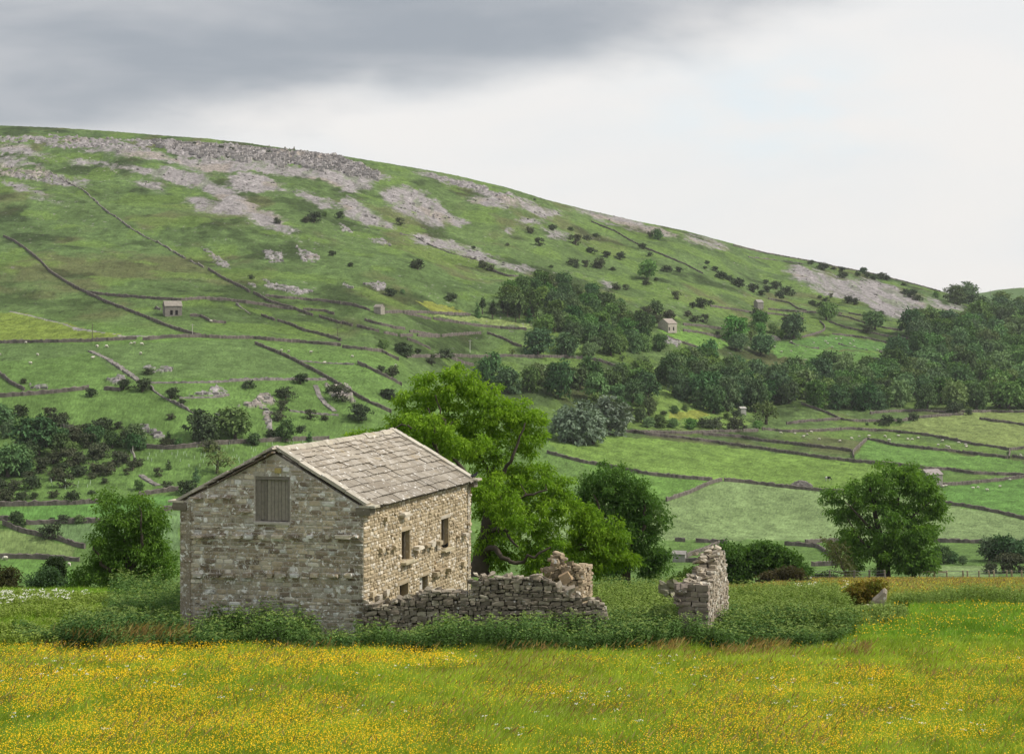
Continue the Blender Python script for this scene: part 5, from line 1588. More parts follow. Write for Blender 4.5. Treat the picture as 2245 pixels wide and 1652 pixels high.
WALLS = [
    # zoom key, style, label, pieces
    ('B1', 0, 'long stone wall running down the fell left of the far left barn', [[(20, 890), (90, 920), (190, 990), (270, 1060), (330, 1125), (430, 1190), (530, 1245), (560, 1258), (690, 1320), (860, 1385), (1000, 1440), (1120, 1490), (1320, 1550)]]),
    ('B1', 1, 'tumbledown wall dropping diagonally from the left scree across the open fell', [[(330, 470), (440, 535), (540, 580), (640, 670), (700, 725), (760, 760), (850, 830), (960, 895), (1050, 935), (1160, 1005), (1220, 1040)], [(1250, 1050), (1345, 1098)]]),
    ('B1', 0, 'lower sound half of the diagonal fell wall, right of the far left barn', [[(1365, 1105), (1480, 1175), (1600, 1230), (1645, 1260)], [(1665, 1262), (1780, 1325), (1910, 1360), (2060, 1415)], [(2095, 1420), (2245, 1465)]]),
    ('B1', 0, 'head wall running level just above the far left barn', [[(565, 1260), (700, 1278), (870, 1290), (1060, 1305), (1200, 1312), (1330, 1300), (1500, 1312), (1640, 1330), (1760, 1350), (1930, 1372)]]),
    ('B1', 0, 'upper of two level walls right of the diagonal fell wall', [[(1740, 1285), (1900, 1300), (2100, 1315), (2245, 1332)]]),
    ('B1', 1, 'short fallen wall right of the far left barn below the head wall', [[(1550, 1335), (1610, 1375), (1645, 1400)]]),
    ('B1', 0, 'sloping wall right of the sheepfold, ending by a telegraph pole', [[(1715, 1412), (1810, 1445)], [(1820, 1448), (1920, 1475), (1990, 1510), (2120, 1540), (2245, 1575)]]),
    ('B1', 0, 'wall running level along the roadside at far left with a gateway gap', [[(-60, 1592), (150, 1588), (400, 1585), (600, 1580), (780, 1570), (900, 1565)]]),
    ('B1', 0, 'long level wall below the far left barn and the pole', [[(935, 1572), (1100, 1555), (1300, 1550), (1500, 1562), (1640, 1560), (1800, 1575), (2000, 1590), (2245, 1610)]]),
    ('B1', 0, 'dog-leg sheepfold wall just right of the far left barn', [[(1245, 1415), (1320, 1418), (1390, 1455), (1490, 1462)]]),
    ('B1', 1, 'stub of broken wall against the left end of the far left barn', [[(1015, 1365), (1060, 1372)]]),
    ('B1', 0, 'short wall piece above the small square shed on its left', [[(1990, 1375), (2140, 1385), (2200, 1405)]]),
    ('B2', 0, 'upper short wall ending at the small square shed', [[(0, 1005), (80, 1015), (190, 1050)]]),
    ('B2', 0, 'wall carrying on right from the small square shed to the plantation', [[(280, 1065), (400, 1062), (560, 1065), (720, 1075), (850, 1080)]]),
    ('B2', 0, 'wall along the lower edge of the pale hay field by the plantation', [[(400, 1062), (500, 1090), (590, 1110)], [(600, 1105), (760, 1130), (920, 1155), (1100, 1168), (1220, 1175)]]),
    ('B2', 0, 'broken stepped wall below the small square shed', [[(150, 1115), (260, 1145), (370, 1170), (420, 1178)], [(445, 1190), (500, 1195), (560, 1210), (650, 1220)]]),
    ('B2', 0, 'short dark wall left of the broken stepped wall', [[(0, 1130), (75, 1150)], [(100, 1152), (180, 1175), (250, 1192)], [(275, 1198), (370, 1218)]]),
    ('B2', 0, 'level wall curving up to the right above the white pole', [[(380, 1218), (470, 1218)], [(495, 1220), (650, 1224)], [(655, 1222), (760, 1210), (920, 1200)]]),
    ('B2', 0, 'wall sloping down to the two dark trees right of the white pole', [[(955, 1198), (1060, 1235), (1140, 1275), (1190, 1292)]]),
    ('B2', 0, 'short oblique wall in the field left of the white pole', [[(430, 1238), (500, 1265), (590, 1310)]]),
    ('B2', 0, 'level wall bending down to the dark bushes above the bright ash', [[(0, 1290), (140, 1305), (260, 1320), (380, 1380)]]),
    ('B2', 0, 'long level wall below the white pole ending by the wood', [[(420, 1355), (560, 1355), (740, 1350), (900, 1355), (1060, 1350), (1250, 1355), (1520, 1358), (1650, 1370), (1740, 1395), (1820, 1425)]]),
    ('B2', 0, 'short wall descending from the dark bush behind the bright ash', [[(720, 1365), (800, 1395), (870, 1412)]]),
    ('B2', 0, 'diagonal wall running down to the left side of the bright ash', [[(105, 1395), (200, 1440), (300, 1490), (400, 1545)]]),
    ('B4', 0, 'long diagonal wall from the level wall down toward the barn roof', [[(1430, 240), (1600, 310), (1760, 390), (1900, 470), (2050, 560), (2200, 630)]]),
    ('B2', 1, 'old wall under the long scree tongue', [[(380, 545), (480, 560), (580, 620), (700, 665), (800, 695), (890, 715)]]),
    ('B2', 0, 'curving dark wall above the plantation below the long scree tongue', [[(985, 785), (1080, 820), (1200, 835), (1320, 855), (1430, 878)], [(1465, 885), (1535, 908)]]),
    ('B2', 0, 'wall climbing the upper right fell toward the skyline', [[(1640, 465), (1800, 530), (1900, 590), (2000, 640), (2100, 680), (2245, 740), (2380, 810)]]),
    ('B3', 0, 'thin wall along the skyline of the right fell', [[(330, 128), (560, 183), (760, 213), (1000, 268), (1250, 313), (1480, 373), (1700, 432)]]),
    ('B3', 1, 'low wall traversing just under the right skyline', [[(430, 203), (500, 212), (640, 227), (800, 252)]]),
    ('B3', 0, 'uppermost field wall left of the tiny grey shed on the right fell', [[(180, 528), (300, 545), (450, 570), (600, 580), (720, 595), (800, 612)]]),
    ('B3', 0, 'wall right of the tiny grey shed meeting the pale tree', [[(560, 548), (660, 558), (800, 565), (900, 572), (1050, 578)]]),
    ('B3', 0, 'wall slanting over the pasture above the tiny grey shed', [[(560, 480), (700, 505), (760, 545), (820, 560)]]),
    ('B3', 0, 'highest wall right of the pale lone tree under the talus', [[(1000, 585), (1100, 605), (1200, 640), (1320, 670), (1450, 690)]]),
    ('B3', 0, 'short wall under the talus toe', [[(1090, 575), (1180, 590), (1250, 602)]]),
    ('B3', 0, 'middle wall right of the pale lone tree', [[(960, 630), (1080, 670), (1200, 695), (1390, 735)], [(1420, 735), (1550, 750), (1700, 780)]]),
    ('B3', 0, 'straight wall across the sheep pastures above the right wood', [[(980, 712), (1120, 725), (1240, 745), (1350, 770), (1440, 790)]]),
    ('B3', 1, 'broken lowest wall of the sheep pastures above the right wood', [[(700, 765), (840, 800), (900, 805)], [(1020, 775), (1120, 795), (1220, 815)], [(1290, 825), (1390, 835)]]),
    ('B3', 0, 'crooked cross wall right of the dark round tree', [[(900, 625), (940, 665), (930, 690), (870, 712), (780, 735)]]),
    ('B3', 0, 'wall running right from the barn behind the wood', [[(0, 650), (150, 662), (260, 678)]]),
    ('B3', 0, 'wall along the top of the bright field in front of that barn', [[(0, 690), (120, 705), (250, 735)]]),
    ('B3', 0, 'wall along the bottom of the bright field in front of that barn', [[(-100, 735), (0, 770), (80, 795), (140, 820)]]),
    ('B3', 0, 'short wall at the wood edge below the sheep pastures', [[(1200, 870), (1300, 885), (1370, 890)]]),
    ('B3', 0, 'wall over the green knoll right of the airy pale tree', [[(780, 1170), (870, 1200), (960, 1235), (1050, 1275), (1120, 1285), (1300, 1285), (1420, 1280)]]),
    ('B3', 0, 'short wall along the foot of the green knoll', [[(680, 1302), (800, 1287), (1040, 1272)]]),
    ('B3', 0, 'wall along the foot of the right wood', [[(1230, 1232), (1400, 1220), (1560, 1215), (1700, 1225), (1900, 1222), (2300, 1224)]]),
    ('B3', 0, 'wall joining two thorn bushes below the right wood', [[(1420, 1285), (1560, 1260), (1740, 1245), (1850, 1240)]]),
    ('B3', 0, 'short dark wall in the pale meadow at far right', [[(1950, 1270), (2100, 1290), (2300, 1316)]]),
    ('B3', 0, 'long wall along the lower edge of the pale meadow', [[(520, 1338), (700, 1355), (900, 1348), (1100, 1335), (1350, 1350), (1600, 1375), (1750, 1400), (1900, 1435), (2160, 1472), (2245, 1460), (2330, 1445)]]),
    ('B3', 0, 'wall bordering the bushes left of the airy pale tree', [[(-380, 1355), (-200, 1360), (0, 1365), (150, 1357), (350, 1352), (500, 1347)]]),
    ('B3', 0, 'upper of the two long parallel walls across the valley floor', [[(130, 1370), (400, 1390), (520, 1415), (700, 1430), (900, 1455), (1115, 1480)]]),
    ('B3', 0, 'longest thick wall crossing the valley floor behind the spreading ash', [[(-330, 1355), (-200, 1375), (0, 1397), (200, 1422), (450, 1457), (700, 1492), (900, 1522), (1100, 1547), (1400, 1572), (1650, 1602), (1750, 1602), (1900, 1627), (2300, 1645)]]),
    ('B3', 0, 'short cross wall linking the two sheep fields', [[(1127, 1527), (1117, 1490), (1160, 1450), (1212, 1405)]]),
    ('B3', 0, 'wall with sheep on both sides at the right of the valley floor', [[(1212, 1405), (1290, 1415), (1400, 1445), (1600, 1465), (1800, 1485), (2140, 1527)], [(2165, 1518), (2300, 1536)]]),
    ('B3', 0, 'tiny cross wall at the far right sheep field', [[(2147, 1530), (2152, 1475)]]),
    ('A3', 0, 'wall behind the dark green tree bounding its upper field', [[(-620, 160), (-420, 215), (-200, 255), (0, 292), (200, 312), (375, 327)]]),
    ('A3', 0, 'wall slanting up the left edge of the big pale hay field', [[(95, 450), (240, 400), (360, 345), (435, 325)]]),
    ('A3', 0, 'wall along the top of the big pale hay field', [[(440, 327), (600, 342), (800, 367), (1040, 390), (1180, 400)]]),
    ('A3', 0, 'wall right of the roofless field barn', [[(1740, 357), (1900, 347), (2100, 327), (2300, 300)]]),
    ('A3', 0, 'wall bounding the hay field right of the spreading ash', [[(1700, 455), (1800, 470), (1950, 492), (2100, 522), (2300, 572)]]),
    ('A3', 0, 'gapped wall along the bottom of the hay field left of centre', [[(145, 687), (215, 692)], [(270, 694), (370, 697), (465, 702)]]),
    ('A3', 0, 'wall slanting down to the little stone hut', [[(215, 787), (320, 747), (420, 707)]]),
    ('A3', 0, 'wall curving down behind the domed hawthorn', [[(805, 712), (900, 717), (1010, 727), (1080, 777)]]),
    ('A3', 0, 'short wall left of the spreading ash trunk', [[(930, 702), (1080, 692), (1150, 692)]]),
    ('A3', 0, 'wall along the foot of the hay field right of the spreading ash', [[(1690, 692), (1850, 697), (2030, 702), (2300, 704)]]),
    ('A3', 0, 'low wall right of the little stone hut', [[(210, 812), (300, 817)]]),
    ('A3', 0, 'dark wall in shade between domed hawthorn and spreading ash', [[(965, 838), (1040, 836), (1130, 832)]]),
    ('A4', 0, 'wall along the lower edge of the bushy slope at far left', [[(-60, 852), (200, 847), (400, 842), (560, 832)]]),
    ('A4', 0, 'wall seen between bushy tree and barn roof, upper one', [[(760, 795), (880, 777), (985, 765)]]),
    ('A4', 0, 'wall seen between bushy tree and barn, lower one', [[(880, 882), (985, 862)]]),
    ('A4', 0, 'level wall behind the round dark bush left of the bushy tree', [[(-60, 925), (100, 932)], [(140, 952), (300, 947), (480, 942), (560, 940)]]),
    ('A4', 0, 'slanting wall with the round dark bush on it', [[(15, 950), (120, 995), (220, 1015), (330, 1040), (410, 1070), (470, 1085)]]),
    ('A4', 0, 'lowest wall on the left below the slanting one', [[(-60, 1135), (200, 1140), (380, 1152), (440, 1155)]]),
    ('B4', 0, 'curved wall on the left pasture passing a bush', [[(-40, 540), (150, 527), (330, 512), (500, 492)], [(580, 497), (680, 502)]]),
    ('B4', 0, 'short wall falling from the left photo edge', [[(-20, 395), (60, 462), (140, 502)]]),
    ('B4', 2, 'heap-like tumbled wall going down between the left pastures', [[(500, 278), (600, 322), (680, 377), (780, 447)]]),
    ('B4', 1, 'tumbled wall continuing down past three thorn bushes', [[(840, 487), (920, 542), (1000, 582), (1100, 637)]]),
    ('B4', 2, 'long spread rubble wall running level over the left pastures', [[(800, 458), (1000, 455), (1200, 453), (1400, 440), (1600, 440), (1830, 440)]]),
    ('B4', 2, 'thin rubble wall below the long spread one', [[(1000, 542), (1200, 537), (1280, 522)]]),
    ('B4', 2, 'curved rubble line right of the branching stone heap', [[(1770, 470), (1790, 530), (1830, 580), (1880, 620)]]),
    ('B4', 2, 'level rubble line below the branching stone heap', [[(1620, 612), (1750, 627), (1900, 637)]]),
    ('B4', 2, 'faint stone line in the field right of the diagonal wall', [[(1680, 335), (1850, 347), (1990, 354)]]),
    ('B4', 0, 'wall running level behind the planted slope', [[(820, 822), (950, 830), (1250, 802), (1500, 787), (1850, 777)]]),
    ('B4', 2, 'short fallen wall beside the pale dead stump', [[(790, 975), (840, 1010), (890, 1035)]]),
]


def build_walls():
    for k, st, lab, pieces in WALLS:
        mb = MB()
        for pc in pieces:
            w = wall_pts(k, pc)
            if st == 0: far_wall(mb, w, 1.35, .7, .10, (.135, .118, .102))
            elif st == 1: far_wall(mb, w, 1.1, .9, .25, (.16, .145, .13), .7)
            else: far_wall(mb, w, .6, 2.4, .4, (.17, .155, .14), .5)
        tag(mb.obj('dry_stone_wall', M_FAR_STONE), lab, 'wall', 'dry stone walls of the valley')


build_walls()


# ------------------------------------------------------------------ far barns and huts
def hut(name, label, k, x0, x1, yb, h_e, h_r, depth_m, turn, roofed=True, doors=(), tone=(.26, .235, .20), roof_t=(.25, .225, .19), win=()):
    """small field barn: x0..x1 = width of its long front on the zoom, foot at yb; turn = radians about Z"""
    u0, v0 = zz(k, (x0, yb)); u1, _ = zz(k, (x1, yb))
    c = hit((u0 + u1) / 2, v0); Y = c[1]
    Lm = (u1 - u0) / F * Y
    root = thing(name, label, 'barn' if Lm > 5 else 'hut', tuple(c)); root.rotation_euler = (0, 0, turn)
    L, D = Lm / 2, depth_m / 2
    mb = MB()
    pts = [(-L, -D), (L, -D), (L, D), (-L, D)]
    n = 4
    V = [(x, y, -1.5) for x, y in pts] + [(x, y, h_e) for x, y in pts] + [(-L, 0, h_r), (L, 0, h_r)]
    V = np.array(V, float)
    mb.add(V, [np.array([[0, 1, 5, 4], [2, 3, 7, 6]]), np.array([[1, 2, 6, 9, 5][:5], [3, 0, 4, 8, 7]])], tone)
    mb.obj('wall', M_FAR_STONE, root)
    if roofed:
        rf = MB()
        for s in (-1, 1):
            p0 = np.array([-L - .25, s * (D + .25), h_e - .12]); up = np.array([0, -s * (D + .25), h_r - h_e + .22])
            rf.add(box8(p0, (2 * L + .5, 0, 0), up, (0, 0, .16)), BOXF, np.array(roof_t))
        rf.obj('roof', M_FAR_STONE, root)
    for (fx, w, h, z) in doors:
        d = MB(); d.add(box8((-L + 2 * L * fx - w / 2, -D - .03, z), (w, 0, 0), (0, .12, 0), (0, 0, h)), BOXF, (.012, .011, .010))
        d.obj('door' if z < .3 else 'window', M_DARK, root)
    for (fy, w, h, z) in win:
        d = MB(); d.add(box8((L - .08, -D + 2 * D * fy - w / 2, z), (.11, 0, 0), (0, w, 0), (0, 0, h)), BOXF, (.012, .011, .010))
        d.obj('window', M_DARK, root)
    return root


def build_huts():
    hut('stone_barn', 'small grey stone barn with two dark doorways alone on the left hillside', 'B1', 1078, 1188, 1411, 4.2, 6.4, 7.5, .35, doors=[(.38, 1.2, 2.2, .0), (.68, 1.2, 2.2, .0)], tone=(.215, .195, .17))
    # the one whose gable faces left and long side right, beyond the wood
    hut('stone_barn', 'pale stone barn at the edge of the wood beyond the valley', 'B2', 2100, 2186, 1186, 4.6, 7.4, 8.6, .75, doors=[(.12, 1.1, 2.2, 0), (.62, 1.3, 2.3, 0)], tone=(.40, .36, .30), roof_t=(.30, .26, .22))
    hut('stone_shed', 'small square stone shed built into a wall above the middle fields', 'B2', 222, 276, 1074, 3.4, 4.6, 4.0, -.5, tone=(.30, .275, .23))
    hut('field_barn', 'roofless stone field barn right behind the spreading ash', 'A3', 1630, 1738, 358, 4.8, 6.6, 6.5, .42, roofed=True, doors=[(.3, 1.2, 1.6, 2.2)], tone=(.30, .275, .25), roof_t=(.29, .255, .24))
    hut('stone_hut', 'little low stone hut in the field between dark tree and wall stub', 'A3', 140, 215, 816, 2.6, 3.3, 3.2, -.25, tone=(.29, .27, .25), roof_t=(.27, .25, .23))
    hut('stone_shed', 'tiny grey shed among the walls high on the right fell', 'B3', 478, 522, 545, 4.6, 6.4, 6.0, .4, tone=(.26, .24, .21), roof_t=(.28, .26, .24))
    hut('stone_shed', 'tiny white hut at the foot of the wood by the airy pale tree', 'B3', 372, 410, 1233, 2.5, 3.2, 4.0, .3, tone=(.45, .43, .40), roof_t=(.42, .40, .37))
    # heap of field stones near the cow, old folds by the trees
    for k, lab, pts in (('A3', 'grassy oval heap of field stones left of the black cow', (850, 970, 330, 364)), ('B3', 'square walled sheepfold heap between two trees on the right fell', (555, 640, 725, 750))):
        mb = MB(); x0, x1, yt, yb = pts
        u0, v0 = zz(k, (x0, yb)); u1, v1 = zz(k, (x1, yt))
        c = hit((u0 + u1) / 2, v0); W_ = (u1 - u0) / F * c[1] / 2; H_ = (v0 - v1) / F * c[1]
        n = 420
        a = rng.uniform(0, 6.28, n); r = np.sqrt(rng.random(n))
        for ai, ri in zip(a, r):
            p = c + np.array([math.cos(ai) * ri * W_, math.sin(ai) * ri * W_ * .5, 0]); p[2] = float(ground_z(p[0], p[1])) + H_ * .8 * (1 - ri ** 1.8) * rng.uniform(.75, 1.1)
            s = rng.uniform(.3, .7)
            v, f = rock(p, (s, 0, 0), (0, s, 0), (0, 0, s * .8), .1, .12); mb.add(v, f, np.array([.27, .245, .22]) * rng.uniform(.6, 1.2))
        tag(mb.obj('stone_heap', M_FAR_STONE), lab, 'stones')


build_huts()


# ------------------------------------------------------------------ trees across the valley
M_FAR_LEAF = mat_attr('far_leaf', 0.8, 0.6, 0.0, rand=.8, trans=.10, spec=0.05)
M_HAW = mat_attr('hawthorn_leaf', 0.85, 0.6, 0.0, rand=.45, trans=.06, spec=0.05)


def crown_proto(seed, lobes, n, lsz, col, cbot=-.2, squash=(1, 1, 1)):
    """unit crown (radius about 1, centre at origin): leaf sprays in clumps over several lobes"""
    r = np.random.default_rng(seed)
    Vs = []; Cs = []
    m = sum(l[3] ** 2 for l in lobes)
    for (x, y, z, rad) in lobes:
        k = int(n * rad ** 2 / m)
        nc = max(6, int(k / 16))
        cd = unit(r.normal(0, 1, (nc, 3))); cd[:, 2] = np.where(cd[:, 2] < cbot - .3, -cd[:, 2], cd[:, 2])
        cc = cd * (r.random((nc, 1)) ** .22) * rad
        idx = r.integers(0, nc, k)
        p = cc[idx] + r.normal(0, .13 * rad + .03, (k, 3)) * np.array([1, 1, .6])
        C = (p + np.array([x, y, z])) * np.array(squash)
        d = unit(p / rad * .5 + r.normal(0, .6, (k, 3)) + np.array([.1, 0, -.1])); nr = unit(np.array([0, 0, .35]) + p / rad * 1.1 + r.normal(0, .32, (k, 3)))
        V, q = leaf_quads(C, d, nr, lsz * r.uniform(.6, 1.3, k), lsz * .62 * r.uniform(.7, 1.3, k))
        Vs.append(V)
        t = (r.random(nc)[idx] * .5 + r.random(k) * .5)[:, None]
        Cs.append((np.array(col[0]) * (1 - t) + np.array(col[1]) * t))
    V = np.concatenate(Vs)
    return mesh_np('crown', V, [np.arange(len(V)).reshape(-1, 4)], M_FAR_LEAF, np.concatenate(Cs), 'FACE')


def blob(seed, n=7, spread=.55, r0=.62):
    r = np.random.default_rng(seed)
    L = [(0, 0, 0, r0)]
    for i in range(n):
        a = r.uniform(0, 6.28); q = r.uniform(.25, 1) * spread
        L.append((math.cos(a) * q, math.sin(a) * q, r.uniform(-.5, .5), r.uniform(.28, .48)))
    return L


def build_protos():
    g_dark = ((.056, .112, .042), (.100, .172, .056)); g_mid = ((.080, .156, .044), (.135, .225, .056)); g_pale = ((.10, .185, .056), (.155, .25, .07)); g_grey = ((.155, .235, .15), (.24, .325, .215))
    g_haw = ((.044, .068, .034), (.076, .098, .044)); g_brown = ((.062, .074, .042), (.092, .104, .052))
    pr = {}
    for nm, col in (('dark', g_dark), ('mid', g_mid), ('pale', g_pale), ('grey', g_grey)):
        pr[nm] = [crown_proto(600 + i * 7 + len(nm), blob(700 + i, 11, .62, .66), 2100, .17, col, squash=(1, 1, .95 if i % 2 else 1.1)) for i in range(3)]
    pr['cone'] = [crown_proto(640 + i, [(0, 0, -.55 + .42 * k, .62 - .15 * k) for k in range(4)], 1000, .15, g_dark, squash=(.8, .8, 1.15)) for i in range(2)]
    pr['pine'] = [crown_proto(650 + i, [(0, 0, .1 + .25 * k, .42 - .08 * k) for k in range(4)], 700, .15, ((.028, .046, .02), (.048, .066, .028)), squash=(.9, .9, 1.2)) for i in range(2)]
    pr['airy'] = [crown_proto(660 + i, blob(760 + i, 10, .7, .5), 650, .13, ((.09, .14, .035), (.13, .18, .05))) for i in range(2)]
    pr['haw'] = [crown_proto(670 + i, blob(770 + i, 7, .6, .66), 900, .19, g_haw, squash=(1.05, 1.05, .78)) for i in range(3)]
    pr['brown'] = [crown_proto(680 + i, blob(780 + i, 7, .6, .6), 800, .17, g_brown, squash=(1, 1, .85)) for i in range(3)]
    for k in ('haw', 'brown'):
        for me in pr[k]: me.materials[0] = M_HAW
    # trunk with three limbs, unit height 1 from the ground to the crown's heart
    def trunk(lean, w):
        mb = MB()
        v, f = tube([(0, 0, -.25), (0, 0, .3), (lean * .5, 0, .7), (lean, 0, 1.15)], [w * 1.3, w, w * .8, w * .4], 6); mb.add(v, f, (.085, .07, .055))
        for a in (0.3, 2.4, 4.4):
            v, f = tube([(0, 0, .55), (math.cos(a) * .25, math.sin(a) * .25, .85), (math.cos(a) * .5, math.sin(a) * .5, 1.2)], [w * .6, w * .4, w * .2], 5); mb.add(v, f, (.085, .07, .055))
        return mb.mesh('trunk', M_BARK, True)
    pr['trunk'] = [trunk(.05, .10), trunk(-.1, .085)]
    return pr


PR = build_protos()
NTREE = [0]
KNAME = {'dark': ('broadleaf_tree', 'dark green tree'), 'mid': ('broadleaf_tree', 'mid green tree'), 'pale': ('broadleaf_tree', 'pale green tree'), 'grey': ('whitebeam_tree', 'grey green tree'), 'cone': ('conical_tree', 'dark conical tree'),
         'pine': ('pine_tree', 'dull green pine'), 'airy': ('ash_tree', 'airy pale ash tree'), 'haw': ('hawthorn_bush', 'dark thorn bush'), 'brown': ('hawthorn_bush', 'brown thorn bush')}


def far_tree(kind, c, r, hk=1.0, bush=False):
    """c = foot on the ground, r = crown radius in metres"""
    nm, adj = KNAME[kind]
    i = int(rng.integers(0, len(PR[kind])))
    root = link(nm, None, None, tuple(c)); root.rotation_euler = (0, 0, rng.uniform(0, 6.28))
    cz = r * (.46 if bush else .66) * hk
    o = link('crown', PR[kind][i], root); o.location = (0, 0, cz); o.scale = (r, r, r * hk * rng.uniform(.92, 1.08))
    t = link('trunk', PR['trunk'][i % 2], root); t.scale = (r * .9, r * .9, cz)
    NTREE[0] += 1
    return root, adj


def place(kind, k, x, y, rad, bush=False, hk=1.0, group=None, size=True):
    u, v = zz(k, (x, y)); s = ZOOM[k][2]; rp = rad * s
    vb = v + rp * (.60 if bush else .86) * hk
    c = hit(u, vb)
    r = rp / F * c[1]
    root, adj = far_tree(kind, c, r * (1.48 if bush else 1.32), hk, bush)
    sz = 'tiny ' if rp < 6.5 else ('small ' if rp < 10.5 else ('' if rp < 19 else 'large '))
    pend(root, (sz + adj) if size else adj, 'bush' if bush else 'tree', u, v, group or ('thorn bushes dotted over the hillside' if bush else 'single trees across the valley'))
    return root


